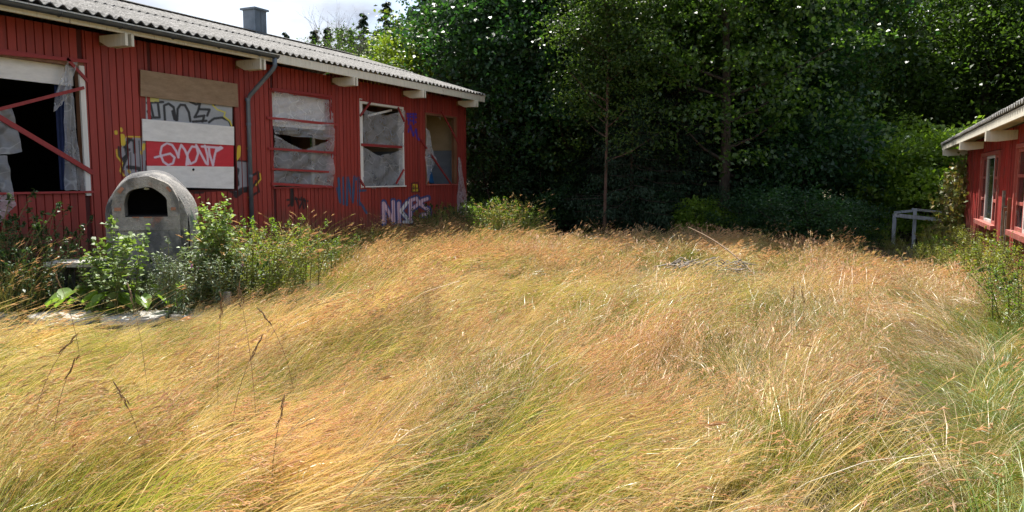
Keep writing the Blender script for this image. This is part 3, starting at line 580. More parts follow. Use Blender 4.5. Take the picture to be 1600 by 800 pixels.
# ------------------------------------------------------------ the red building on the right
XR = 1.76; RA, RB = 7.6, 19.95
RBU = empty('red_outbuilding', (0, 0, 0), 'low sunlit red board building with peeling paint at the right edge', 'building')
ROP = [(10.3, 12.85, .86, 2.0), (14.65, 16.95, .82, 1.98)]
wall_with_openings(ROP, XR + .024, XR + .14, RA, RB - .02, -.3, 2.34, M['dark_back'], 'wall', RBU)
PB = 0.098; i = 0; y = RA
while y < RB - .03:
    y0, y1 = y, y + .082 + random.uniform(-.008, .006); face = XR + random.uniform(-.005, .006); zb = -.22 + random.uniform(-.03, .03); segs = [(zb, 2.33)]
    for a, b_, c, d in ROP:
        if y0 < b_ + .01 and y1 > a - .01: segs = [(zb, c - .07), (d + .08, 2.33)]
    if 13.2 < y0 < 13.95: segs = [(zb, .32 + random.uniform(-.1, .15)), (1.05 + random.uniform(-.2, .3), 2.33)]
    for s0, s1 in segs: board(RBU, face, -1, y0, y1, s0, s1, .026, M['red_worn'], tilt=random.uniform(-.008, .008))
    y += PB
for k, (y, z0, z1) in enumerate(((13.25, .35, 1.3), (13.42, .3, 1.1), (13.6, .4, 1.15), (13.78, .3, 1.4))):
    mb = MB(); mb.beam((XR - .004, y, z0), (XR - .01, y + random.uniform(-.05, .05), z1), .07, .02, (0, 1, 0)); mb.build('rotten_board', M['dead'] if k % 2 else M['wood_brown'], RBU)
for a, b_, c, d in ROP:
    w = MB(); x0, x1 = XR - .03, XR + .12
    w.box(x0, x1, a - .06, a, c - .06, d + .06); w.box(x0, x1, b_, b_ + .06, c - .06, d + .06); w.box(x0, x1, a, b_, d, d + .06)
    Wn = w.build('window', M['rust_trim'], RBU)
    s = MB(); s.box(XR - .09, x1, a - .09, b_ + .09, c - .075, c - .002); s.build('sill', M['rust_trim'], Wn)
    L = b_ - a
    for (u0, u1, bars) in ((0, .27, 1), (.27, .73, 0), (.73, 1, 1)):
        ya_, yb_ = a + L * u0, a + L * u1; fr = MB(); xi0, xi1 = XR + .0, XR + .05
        fr.box(xi0, xi1, ya_ + .004, ya_ + .06, c, d - .002); fr.box(xi0, xi1, yb_ - .06, yb_ - .004, c, d - .002); fr.box(xi0, xi1, ya_ + .06, yb_ - .06, c, c + .05); fr.box(xi0, xi1, ya_ + .06, yb_ - .06, d - .052, d - .002)
        if bars:
            for t in (1 / 3, 2 / 3): zc = c + (d - c) * t; fr.box(xi0 - .003, xi1, ya_ + .06, yb_ - .06, zc - .022, zc + .022)
        fr.build('sash', M['rust_trim'] if bars else M['white_trim'], Wn)
        zs = [c + .05, c + (d - c) / 3 - .022, c + (d - c) / 3 + .022, c + (d - c) * 2 / 3 - .022, c + (d - c) * 2 / 3 + .022, d - .052] if bars else [c + .05, d - .052]
        for q in range(0, len(zs), 2):
            p = MB(); p.box(XR + .02, XR + .026, ya_ + .06, yb_ - .06, zs[q], zs[q + 1]); p.build('pane', M['glass'], Wn)
mb = MB(); mb.v = []
for j in range(13):
    for i_ in range(9): v = j / 12; mb.v.append((XR + .14 + .03 * math.sin(i_ * 1.7 + j * .4), 15.5 + i_ * .09 + .03 * math.sin(j), .78 + v * (1.15 - .3 * abs(i_ - 4) / 4 * (v > .9))))
mb.f = [(j * 9 + i_, j * 9 + i_ + 1, (j + 1) * 9 + i_ + 1, (j + 1) * 9 + i_) for j in range(12) for i_ in range(8)]
tag(mb.build('net_curtain', M['film'], None, True), 'crumpled white curtain behind the far window of the right-hand building', 'curtain')
mb = MB(); mb.box(XR + .15, 8, RB - .14, RB - .02, -.3, 2.5); mb.build('gable_wall', M['dark_back'], RBU)
mb = MB(); mb.box(XR + .15, 8, RA, RA + .1, -.3, 2.5); mb.box(7.9, 8, RA, RB, -.3, 2.5); mb.build('rear_wall', M['dark_back'], RBU)
mb = MB(); mb.box(XR + .15, 7.9, RA + .1, RB - .14, -.3, .05); mb.box(XR + .03, 7.9, RA + .1, RB - .14, 2.335, 2.355); mb.box(4.2, 4.3, RA + .1, RB - .14, .05, 2.345); mb.build('inner_wall', M['interior'], RBU)
mb = MB(); mb.box(1.66, 2.6, 21.93, 21.99, -.25, .74); mb.build('side_panel', M['red'], RBU)
yy = RA - .3
EX, EZ = 1.37, 2.42
while yy < 21.95:
    y1 = min(yy + CP * SH, 22.05); roof_sheet(RBU, EX, EZ, 5.0, 3.40, yy, y1 + .04, .004 * (k % 2) + .008, M['roof']); roof_sheet(RBU, 8.6, 2.42, 5.0, 3.402, yy, y1 + .04, .005, M['roof']); yy = y1; k += 1
mb = MB(); mb.box(EX + .03, EX + .075, RA - .25, 22.0, 2.27, 2.385); mb.build('fascia_board', M['cream'], RBU)
mb = MB(); mb.box(EX + .08, XR + .02, RA - .2, 21.9, 2.36, 2.375); mb.build('soffit', M['cream'], RBU)
mb = MB(); mb.beam((EX + .02, 22.02, 2.34), (5.0, 22.02, 3.31), .03, .15); mb.build('verge_board', M['cream'], RBU)
for y in (9.2, 13.0, 16.95, 21.2):
    for dy in (0, .10):
        mb = MB(); w_ = XR if y < RB else 2.4; P = [(w_, 2.268), (w_, 2.14), (EX + .15, 2.11), (EX + .0, 2.12), (EX + .0, 2.268)]; a, b_ = y + dy, y + dy + .05
        mb.v = [(p[0], a, p[1]) for p in P] + [(p[0], b_, p[1]) for p in P]; mb.f = [(0, 1, 2, 3, 4), (9, 8, 7, 6, 5)] + [(i_, 5 + i_, 5 + (i_ + 1) % 5, (i_ + 1) % 5) for i_ in range(5)]
        mb.build('rafter_end', M['cream'], RBU)
# ------------------------------------------------------------ outdoor oven and its side tables
OV = empty('outdoor_oven', (-8.42, 6.86, 0), 'domed grey masonry oven with an arched black mouth in front of the graffiti', 'oven')
fd = Vector((.66, -.75, 0)).normalized(); OV.rotation_euler = (0, 0, math.atan2(fd.y, fd.x) + R(90))   # local -y faces out
def arch(w, zs, h, n=14, z0=0.0):      # half profile points of an arch: straight sides then an ellipse
    P = [(-w, z0), (-w, zs)]
    for i in range(1, n): t = math.pi - math.pi * i / n; P.append((w * math.cos(t), zs + h * math.sin(t)))
    return P + [(w, zs), (w, z0)]
def loft(sections, m_, name, parent, smooth=True, close=True, disp=0.0, front=False):
    n_ = len(sections[0]); V = [v for s in sections for v in s]; F = []
    for j in range(len(sections) - 1):
        for i in range(n_ - 1): F.append((j * n_ + i, j * n_ + i + 1, (j + 1) * n_ + i + 1, (j + 1) * n_ + i))
    if close:
        if front: F.append(tuple(range(n_))[::-1])
        F.append(tuple((len(sections) - 1) * n_ + i for i in range(n_)))
    if disp:
        V = [(x + disp * math.sin(13 * z + 7 * y), y + disp * math.sin(9 * x + 11 * z), z + disp * math.sin(8 * x + 12 * y)) for x, y, z in V]
    return link(name, pmesh(name, V, F, m_, smooth), parent)
secs = []
for y, w, h in [(a_, b_ * .93, c_) for a_, b_, c_ in ((.06, .52, 1.56), (.12, .555, 1.63), (.30, .585, 1.68), (.55, .60, 1.69), (.80, .56, 1.62), (.97, .43, 1.40), (1.05, .2, 1.1))]:
    secs.append([(x, y, z) for x, z in arch(w, 1.02 if h > 1.5 else h * .6, h - (1.02 if h > 1.5 else h * .6), 18)])
loft(secs, M['oven'], 'dome', OV, disp=.012)
# front wall with the mouth cut through, its rim standing proud
def ring(outer, inner, y0, y1, m_, name):
    n_ = len(outer); V = [(x, y0, z) for x, z in outer] + [(x, y0, z) for x, z in inner] + [(x, y1, z) for x, z in outer] + [(x, y1, z) for x, z in inner]; F = []
    for i in range(n_ - 1):
        F += [(i, i + 1, n_ + i + 1, n_ + i), (2 * n_ + i, 3 * n_ + i, 3 * n_ + i + 1, 2 * n_ + i + 1), (i, 2 * n_ + i, 2 * n_ + i + 1, i + 1), (n_ + i, n_ + i + 1, 3 * n_ + i + 1, 3 * n_ + i)]
    V = [(x + .006 * math.sin(31 * z + 5), y + .007 * math.sin(23 * x + 29 * z), z + .006 * math.sin(27 * x)) for x, y, z in V]
    return link(name, pmesh(name, V, F, m_, False), OV)
_a, _b = arch(.52*.93, 1.02, .54, 20), arch(.375, 1.25, .35, 20)
ring(_a, _b, .035, .075, M['oven'], 'arch_shoulder')
MZ, SZ = 1.10, 1.275     # mouth bottom and springing
ring(arch(.39, SZ - .03, .365, 20, MZ), arch(.25, SZ, .20, 20, MZ), -.06, .16, M['oven_face'], 'arch_face')
mb = MB(); mb.box(-.39, .39, -.055, .16, .93, MZ - .001); mb.build('hearth_lip', M['oven_face'], OV)
mb = MB(); mb.box(-.38, .03, -.035, .16, 0, .932); mb.build('base_left', M['oven'], OV).name = 'base_block'
mb = MB(); mb.box(.033, .39, -.048, .16, 0, .932); mb.build('base_block', M['oven'], OV)
mb = MB(); mb.box(-.245, .245, -.03, .17, MZ - .003, MZ + .012); mb.box(-.5, .5, .17, .85, MZ - .003, MZ + .012); mb.build('hearth', M['soot'], OV)
_ = [[(x * s, y, MZ + (z - MZ) * s) for x, z in arch(.262, SZ, .165, 14, MZ)] for y, s in ((.055, 1.0), (.165, .999), (.17, 1.0))]
loft([[(x, y, z) for x, z in arch(.25 * s + .006, SZ, .20 * (1 + (s - 1) * .3) + .006, 14, MZ - .05)] for y, s in ((.05, 1), (.17, 1), (.172, 1.3), (.8, 1.3))], M['soot'], 'firebox', OV)
for (x, z, w, h, rz) in ((-.32, 1.20, .05, .028, 0), (-.275, 1.44, .05, .028, .9), (.325, 1.20, .035, .026, 0), (.28, 1.45, .045, .02, -.9), (-.12, 1.095, .05, .010, 0), (.02, 1.094, .06, .010, 0)):
    mb = MB(); w, h = w * .8, h * .75; mb.beam((x - w * math.cos(rz), -.0585, z - w * math.sin(rz)), (x + w * math.cos(rz), -.0585, z + w * math.sin(rz)), .02, h * 2, (0, 0, 1)); mb.build('brick', M['oven_brick'], OV)
mb = MB(); mb.v = [(-.02, -.01, 1.45), (.0, -.015, 1.472), (.035, -.01, 1.465), (.045, 0, 1.45), (.01, .01, 1.44)]; mb.f = [(0, 1, 2, 3, 4)]; mb.build('ash_flake', M['slab'], OV)

def slab_table(c, rz, L, D_, label, broken=False):
    e = empty('side_table', c, label, 'table', 'stone side tables of the oven', rz); V = []; n_ = 10
    out = [(-L / 2, -D_ / 2), (0, -D_ / 2 - .01), (L / 2, -D_ / 2), (L / 2, 0), (L / 2, D_ / 2), (0, D_ / 2), (-L / 2, D_ / 2), (-L / 2, 0)]
    if broken: out = [(x + random.uniform(-.05, .05), y + random.uniform(-.05, .05)) for x, y in out]
    z = .60 - c[2]; V = [(x, y, z - .055) for x, y in out] + [(x, y, z) for x, y in out]; k_ = len(out)
    F = [tuple(range(k_))[::-1], tuple(range(k_, 2 * k_))] + [(i, (i + 1) % k_, k_ + (i + 1) % k_, k_ + i) for i in range(k_)]
    link('table_top', pmesh('table_top', V, F, M['slab']), e)
    for s in (-1, 1): mb = MB(); mb.box(s * L * .33 - .05, s * L * .33 + .05, -D_ * .38, D_ * .38, -.1, z - .056); mb.build('leg', M['oven'], e)
slab_table((-8.66, 6.08, .0), math.atan2(.43, .9), .62, .42, 'pale concrete slab table left of the oven')
slab_table((-7.62, 7.32, .1), R(35), .62, .42, 'broken pale slab table right of the oven, half hidden in weeds', True)
# ground slabs
PS = empty('paving', (0, 0, 0), None, None); tag(PS, kind='structure')
for (x, y, w, d, rz) in ((-8.55, 5.75, .8, .62, .4), (-7.9, 6.15, .72, .6, .5), (-9.15, 5.1, .7, .6, .45), (-7.35, 6.6, .6, .5, .42), (-8.75, 4.75, .5, .45, .3)):
    x *= .962; y *= .962; n_ = 9; pts = []
    for i in range(n_): t = 2 * math.pi * i / n_; r_ = random.uniform(.85, 1.08) / max(abs(math.cos(t)), abs(math.sin(t))) ; pts.append((x + (w / 2 * r_ * math.cos(t)) * math.cos(rz) - (d / 2 * r_ * math.sin(t)) * math.sin(rz), y + (w / 2 * r_ * math.cos(t)) * math.sin(rz) + (d / 2 * r_ * math.sin(t)) * math.cos(rz)))
    z = ground(x, y) + .06; V = [(a, b_, z - .1) for a, b_ in pts] + [(a, b_, z + random.uniform(-.006, .006)) for a, b_ in pts]; F = [tuple(range(n_, 2 * n_))] + [(i, (i + 1) % n_, n_ + (i + 1) % n_, n_ + i) for i in range(n_)]
    link('paving_stone', pmesh('paving_stone', V, F, M['slab']), PS)
p = at_depth(351, 8.9); mb = MB(); mb.tube([(p.x, p.y, 0), (p.x + .01, p.y, .27)], [.055, .052], 8); tag(mb.build('wooden_stub', M['dead']), 'short pale sawn post stub in the weeds right of the oven', 'post')

# ------------------------------------------------------------ grey rail frame by the far bushes
FR = empty('rail_frame', (.9, 20.1, ground(.9, 20.1)), 'weathered grey frame of rails on posts before the bushes, left of the right-hand building', 'rail frame')
def part(fn, name, m_, parent): mb = MB(); fn(mb); return mb.build(name, m_, parent)
z0 = ground(.9, 20.1); o_ = FR.location
def L_(x, y, D): q = _F + _R * ((x - 800) / FPX) + _U * ((400 - y) / FPX); return EYE + q * D - o_
a, b_ = L_(1430, 326, 18.8), L_(1430, 384, 18.8); part(lambda m_: m_.beam((a.x, a.y, -.05), a, .08, .06, (0, 1, 0)), 'post', M['grey_wood'], FR)
c_ = L_(1398, 334, 19.6); part(lambda m_: m_.beam((c_.x, c_.y, -.05), c_, .09, .07, (0, 1, 0)), 'post', M['grey_wood'], FR)
d_ = L_(1484, 331, 19.8); part(lambda m_: m_.beam((d_.x, d_.y, -.05), d_, .09, .07, (0, 1, 0)), 'post', M['grey_wood'], FR)
part(lambda m_: m_.beam(L_(1397, 336, 18.7), L_(1482, 345, 18.7), .04, .09), 'rail', M['grey_wood'], FR)
part(lambda m_: m_.beam(L_(1426, 327, 18.9), L_(1484, 333, 19.7), .05, .06), 'rail', M['grey_wood'], FR)
part(lambda m_: m_.beam(L_(1398, 332, 19.6), L_(1430, 329, 18.9), .05, .06), 'rail', M['grey_wood'], FR)

# ------------------------------------------------------------ dead branch and twig pile in the meadow
p0, p1 = at_depth(1075, 13.6), at_depth(1185, 11.4); mb = MB()
pts = []
for i in range(12): t = i / 11; q = p0.lerp(p1, t); pts.append((q.x, q.y, q.z + .62 * (1 - t) ** .8 + .06 * math.sin(3 * t) + .12))
mb.tube(pts, [.018 - .012 * (i / 11) for i in range(12)][::-1], 5); tag(mb.build('dead_branch', M['brown_stem']), 'long thin dead branch slanting over the grass in the middle of the meadow', 'branch')
TP = empty('twig_pile', at_depth(1100, 11.6), 'pile of bleached twigs half sunk in the meadow grass', 'twig pile')
for k in range(26):
    rr = random.Random(k); x, y = rr.uniform(-.55, .55), rr.uniform(-.25, .25); a = rr.uniform(-.6, .6); L = rr.uniform(.25, .7); mb = MB()
    mb.tube([(x - L / 2 * math.cos(a), y - L / 2 * math.sin(a), .27 + rr.uniform(-.05, .06)), (x, y, .34 + rr.uniform(-.05, .1)), (x + L / 2 * math.cos(a), y + L / 2 * math.sin(a), .27 + rr.uniform(-.1, .08))], [.012, .012, .006], 5)
    mb.build('twig', M['dead'], TP)
# ------------------------------------------------------------ foliage builders
def unit(a): return a / (np.linalg.norm(a, axis=-1, keepdims=True) + 1e-9)
def leaf_arrays(C, D, size, g, width=.55, up=0.5, fold=.25):
    """Rhombic folded leaves: centre C, pointing along D; returns vertices and quads (two per leaf along the midrib)."""
    n_ = len(C); D = unit(D); N = unit(g.normal(size=(n_, 3)) + np.array([0, 0, up * 3])); Sd = unit(np.cross(D, N)); N = np.cross(Sd, D)
    s = np.asarray(size).reshape(-1, 1) * np.ones((n_, 1)); w = s * width * .5
    base = C - D * s * .5; tip = C + D * s * .5 - N * s * .12; mid = C + N * s * .02; l_ = C + D * s * -.05 + Sd * w + N * w * fold; r_ = C + D * s * -.05 - Sd * w + N * w * fold
    V = np.stack([base, l_, tip, r_], 1).reshape(-1, 3); b0 = (np.arange(n_) * 4)[:, None]
    return V, np.concatenate([b0 + np.array([[0, 3, 2, 1]])], 0)
def crown_mesh(name, mat_, g, clumps, per, rc, size, flat=.55, droop=.2, width=.55, up=.5):
    """clumps (n,3) positions; leaves spread in flattened sprays about each."""
    C = np.repeat(clumps, per, 0); n_ = len(C); rr = rc * (.65 + .7 * np.repeat(g.random(len(clumps)), per))[:, None]
    o = g.normal(size=(n_, 3)) * .5; o[:, 2] *= flat; axis = np.repeat(unit(g.normal(size=(len(clumps), 3)) * np.array([1, 1, .25])), per, 0)
    o = o + axis * (g.random((n_, 1)) - .5) * 1.6; P = C + o * rr; P[:, 2] -= droop * rr[:, 0] * (o[:, 0] ** 2 + o[:, 1] ** 2) * .6
    D = axis + g.normal(size=(n_, 3)) * .7 + np.array([0, 0, -droop]); V, F = leaf_arrays(P, D, size * (.65 + .7 * g.random(n_)), g, width, up)
    return qmesh(name, V, F, mat_)
def ellipsoid_clumps(g, n_, rx, rz, cz, shell=.55, bottom=-1.0, lump=.28):
    out = []; ph = g.random((6, 3)) * 6.28; fq = 1.5 + g.random((6, 3)) * 2.5
    while len(out) < n_:
        v = g.normal(size=3); v /= np.linalg.norm(v)
        if v[2] < bottom: continue
        L = 1 + lump * sum(math.sin(fq[k] @ v * 2 + ph[k, 0]) for k in range(6)) / 2.4; r_ = (shell + (1 - shell) * g.random() ** .6) * L
        out.append((v[0] * rx * r_, v[1] * rx * r_, cz + v[2] * rz * r_))
    return np.array(out)
def trunk_mesh(name, mat_, h, r0, g, clumps=None, nl=16, lean=(0, 0), start=.25, wob=.15, zmin=None):
    mb = MB(); n_ = 8; ax = []
    for i in range(n_ + 1): t = i / n_; ax.append(Vector((lean[0] * t * t * h + wob * math.sin(3 * t + 1), lean[1] * t * t * h + wob * math.cos(2.3 * t), h * t - .25)))
    ax = [a - Vector((ax[0].x, ax[0].y, 0)) * (1) for a in ax]
    mb.tube(ax, [r0 * (1.35 if i == 0 else 1) * (1 - .88 * i / n_) + .01 for i in range(n_ + 1)], 8)
    if clumps is not None:
        for k in g.choice(len(clumps), min(nl, len(clumps)), replace=False):
            c = Vector(clumps[k]); t = max(start, min(.92, (c.z - .35 * math.hypot(c.x, c.y)) / h)); i = int(t * n_); q = ax[i].lerp(ax[min(i + 1, n_)], t * n_ - i)
            m_ = q.lerp(c, .5) + Vector((0, 0, -.06 * (c - q).length)); r_ = r0 * (1 - t) * .42 + .012; mb.tube([q, m_, c], [r_, r_ * .6, .008], 5, False)
    return pmesh(name, mb.v, mb.f, mat_, True)
def make_tree(key, h, r0, rx, rz, cz, ncl, per, rc, size, lm, bm='bark', seed=0, **kw):
    g = np.random.default_rng(seed); cl = ellipsoid_clumps(g, ncl, rx, rz, cz, kw.get('shell', .5), kw.get('bottom', -.85), kw.get('lump', .3))
    cl = cl[cl[:, 2] > kw.get('zmin', .4)]
    return (trunk_mesh('trunk', M[bm], h, r0, g, cl, kw.get('nl', 26), kw.get('lean', (0, 0)), kw.get('start', .2)),
            crown_mesh('crown', M[lm], g, cl, per, rc, size, kw.get('flat', .5), kw.get('droop', .3), kw.get('width', .6), kw.get('up', .5)))
def make_spruce(h, rb, seed, lm='l_spruce', whorls=26, per=17, droop=.35, z0=.4, leaf=.10):
    g = np.random.default_rng(seed); mb = MB(); mb.tube([(0, 0, -.2), (0, 0, h * .5), (0, 0, h)], [h * .014, h * .008, .01], 7); P = []; D = []; Sz = []
    for w in range(whorls):
        t = w / whorls; z = z0 + (h - z0) * t ** .95; R0 = rb * (1 - t) ** .8 + .12; nb = 7 if t < .8 else 4; a0 = g.random() * 6.28
        for b_ in range(nb):
            a = a0 + b_ * 6.283 / nb + g.normal() * .2; L = R0 * (.75 + .4 * g.random()); ca, sa = math.cos(a), math.sin(a)
            zj = g.normal() * .35 * h / whorls; zz = lambda s: z + zj - droop * L * s ** 1.3 + .16 * L * s ** 3
            mb.tube([(0, 0, z), (ca * L * .5, sa * L * .5, zz(.5)), (ca * L, sa * L, zz(1))], [.02, .012, .004], 3, False)
            m_ = max(6, int(L * 9))
            for k in range(m_):
                s = .15 + .85 * (k + g.random()) / m_; wd = .32 * L * (1.05 - s) + .1; q = np.array([ca * L * s, sa * L * s, zz(s)])
                o = np.stack([g.normal(size=per) * .05, (g.random(per) - .5) * 2 * wd, -g.random(per) ** 1.5 * .22 * (1 if L > .8 else .5)], 1)
                pr = q + np.stack([ca * o[:, 0] - sa * o[:, 1], sa * o[:, 0] + ca * o[:, 1], o[:, 2] - np.abs(o[:, 1]) * .3], 1)
                dd = np.stack([ca * .7 - sa * np.sign(o[:, 1]) * .8, sa * .7 + ca * np.sign(o[:, 1]) * .8, -.6 - g.random(per)], 1)
                P.append(pr); D.append(dd); Sz.append(np.full(per, leaf) * (.7 + .7 * g.random(per)))
    P, D, Sz = np.concatenate(P), np.concatenate(D), np.concatenate(Sz); V, F = leaf_arrays(P, D, Sz, g, .28, .6)
    return pmesh('trunk', mb.v, mb.f, M['bark'], True), qmesh('crown', V, F, M[lm])
def place(name, meshes, loc, label, cat, group=None, rz=0, s=1, names=('trunk', 'crown')):
    e = empty(name, loc, label, cat, group, rz); e.scale = (s, s, s) if isinstance(s, (int, float)) else s
    for nm, me in zip(names, meshes):
        o = link(nm, me, e)
        if nm in ('flower_heads', 'leaves', 'crown'): o['kind'] = 'stuff'
    return e
# ------------------------------------------------------------ the tree kinds
T = {}
T['spruce'] = make_spruce(13, 3.7, 1)
T['spruce_far'] = make_spruce(13, 2.6, 41, whorls=34, per=24, leaf=.20)
T['spruce_b'] = make_spruce(13, 3.0, 2, per=14, leaf=.12)
T['spruce_low'] = make_spruce(5.2, 1.9, 3, whorls=17, per=15, z0=.15, leaf=.085, droop=.25)
T['maple'] = make_tree('maple', 8.6, .17, 2.6, 3.9, 4.9, 400, 75, .62, .135, 'l_maple', seed=4, zmin=1.4, width=.75, up=.7)
T['maple_b'] = make_tree('maple_b', 9, .19, 3.1, 4.2, 5.2, 420, 70, .75, .15, 'l_maple', seed=5, zmin=1.0, width=.75)
T['alder'] = make_tree('alder', 9.3, .15, 2.8, 4.0, 5.5, 400, 54, .52, .12, 'l_alder', seed=6, zmin=1.5, width=.7, up=.45, lump=.45)
T['rowan'] = make_tree('rowan', 8.2, .036, 1.5, 3.3, 5.3, 300, 62, .50, .085, 'l_birch', 'red_bark', seed=7, zmin=2.1, flat=.4, shell=.1, lean=(.02, .01), wob=.3)
T['birch'] = make_tree('birch', 10, .15, 2.8, 4.5, 5.4, 420, 75, .60, .075, 'l_birch', seed=8, zmin=.8, flat=1.4, droop=1.2, width=.7)
T['oak'] = make_tree('oak', 12, .24, 3.6, 5.0, 6.6, 460, 70, .72, .13, 'l_oak', seed=9, zmin=1.6, lump=.5)
T['oak_b'] = make_tree('oak_b', 11, .22, 3.2, 4.6, 5.8, 420, 62, .70, .13, 'l_oak', seed=10, zmin=.8, lump=.5)
T['lime'] = make_tree('lime', 7, .15, 2.4, 2.6, 4.9, 260, 62, .55, .14, 'l_lime', seed=12, zmin=1.5, width=.75)
T['fill'] = make_tree('fill', 11, .2, 3.8, 5.4, 5.6, 330, 90, 1.0, .19, 'l_maple', seed=13, zmin=.2, nl=8)
T['fill_b'] = (T['fill'][0], make_tree('fill_b', 11, .2, 3.8, 5.4, 5.6, 330, 85, .95, .17, 'l_oak', seed=23, zmin=.2, nl=8)[1])
T['under'] = make_tree('under', 2.2, .03, 1.3, 1.1, 1.2, 90, 60, .38, .10, 'l_maple', seed=14, zmin=.1, nl=10)
T['bush'] = make_tree('bush', 2.4, .03, 1.35, 1.25, 1.35, 130, 62, .33, .105, 'l_bush', seed=15, zmin=.1, nl=20, lump=.4)
T['bush_s'] = make_tree('bush_s', 1.0, .02, .75, .5, .55, 60, 50, .24, .09, 'l_bush', seed=16, zmin=.05, nl=8)
LAND = ((770, 'beside the far corner of the long building'), (815, 'a few steps right of the long building'), (865, 'below the broad maple'), (915, 'left of the thin reddish trunk'), (965, 'behind the thin reddish trunk'), (1030, 'behind the low spruce'), (1085, 'left of the pale small shrub'), (1150, 'behind the bare-trunked middle tree'), (1190, 'just right of the middle trunk'), (1228, 'well right of the middle trunk'), (1275, 'below the left weeping birch'), (1322, 'below the right weeping birch'), (1365, 'left of the rail frame'), (1410, 'behind the left post of the rail frame'), (1460, 'behind the rail frame'), (1520, 'above the end of the right roof'), (1600, 'over the right-hand roof'), (3000, 'beyond the right-hand roof'))
def where(px): return next(t for a, t in LAND if px < a)
def TP_(px, D): return at_depth(px, D)
place('spruce_tree', T['spruce'], TP_(796, 26.5), 'tall dark spruce with drooping boughs right behind the far end of the long building', 'tree', s=1.0)
place('maple_tree', T['maple_b'], TP_(826, 26.0), 'dark broad maple beside the far corner of the long building', 'tree', rz=.6)
place('maple_tree', T['maple'], TP_(888, 24.0), 'dark maple with layered leaves between the building end and the thin-trunked tree', 'tree', rz=2.1)
place('young_tree', T['rowan'], TP_(943, 20.2), 'slender young tree with one thin reddish trunk at the meadow edge', 'tree', rz=1)
place('alder_tree', T['alder'], TP_(1128, 21.3), 'tree with glossy sunlit leaves and bare lower trunk at the middle of the forest edge', 'tree', rz=.3, s=1.08)
place('alder_tree', T['alder'], TP_(1040, 23.2), 'glossy leaved tree standing just left behind the bare-trunked middle tree', 'tree', rz=2.6, s=1.05)
place('spruce_tree', T['spruce_low'], TP_(985, 21.0), 'low young spruce with boughs to the ground right of the thin reddish trunk', 'tree', rz=.4, s=.95)
place('spruce_tree', T['spruce_low'], TP_(1055, 22.0), 'low young spruce left of the small pale bush at the forest edge', 'tree', rz=1.4, s=1.05)
place('spruce_tree', T['spruce_low'], TP_(925, 23.5), 'low young spruce in the dark gap behind the thin reddish trunk', 'tree', rz=2.4, s=.85)
place('spruce_tree', T['spruce_b'], TP_(975, 25.5), 'mid-sized dark spruce rising between the maples and the glossy-leaved trees', 'tree', rz=1.1)
place('broadleaf_tree', T['maple'], TP_(1180, 24.2), 'dense dark green tree right of the bare-trunked middle tree', 'tree', rz=4.2, s=(1.1, 1.1, 1))
place('birch_tree', T['birch'], TP_(1258, 28.5), 'weeping birch with fine hanging twigs in the upper right of the forest edge', 'tree', rz=.9)
place('birch_tree', T['birch'], TP_(1235, 26.0), 'weeping birch partly behind the dense tree right of the middle', 'tree', rz=2.9)
place('oak_tree', T['oak_b'], TP_(1378, 31.0), 'low oak behind the rail frame with sky gap above it', 'tree', rz=.5, s=(1, 1, .74))
place('oak_tree', T['oak'], TP_(1520, 29.5), 'large oak with a dark trunk rising behind the sunlit bushes', 'tree', rz=1.7, s=1.05)
place('oak_tree', T['oak'], TP_(1590, 30), 'large oak rising over the roof of the right-hand building', 'tree', rz=3.9, s=1.1)
place('oak_tree', T['oak_b'], TP_(1690, 27), 'oak partly cut by the right edge of the view, behind the right roof', 'tree', rz=2.2, s=1.1)
g_ = 'dark trees filling the forest behind its edge'
k = 0
for px, D, key, s in ((745, 33, 'spruce_b', 1.0), (805, 32, 'fill', 1), (830, 29, 'fill', 1.05), (890, 33, 'spruce', .9), (950, 30, 'fill', 1.1), (1015, 29, 'fill', 1.1), (1080, 31, 'spruce', .85), (1140, 28, 'fill', 1.1), (1200, 30, 'fill', 1.1), (1265, 30, 'fill_b', 1.1), (1320, 31, 'fill_b', .9), (1385, 33, 'fill_b', .70), (1440, 34, 'fill_b', .74), (1510, 35, 'fill_b', 1.0), (1575, 38, 'fill', 1.2), (1630, 36, 'fill_b', 1.1), (1700, 38, 'fill', 1.2), (860, 38, 'fill', 1.2), (1000, 38, 'spruce', 1), (1110, 38, 'fill', 1.3), (1230, 38, 'fill', 1.3), (1340, 40, 'fill', .8), (1790, 34, 'fill', 1.1), (800, 40, 'spruce', 1)):
    place('forest_tree', T[key], TP_(px, D), ('dark spruce %s, in the %s rows' if 'spruce' in key else 'dark broadleaf tree %s, in the %s rows') % (where(px), 'middle' if D < 36 else 'farthest'), 'tree', g_ + (', spruces' if 'spruce' in key else ', broadleaves'), rz=k * 1.3, s=s); k += 1
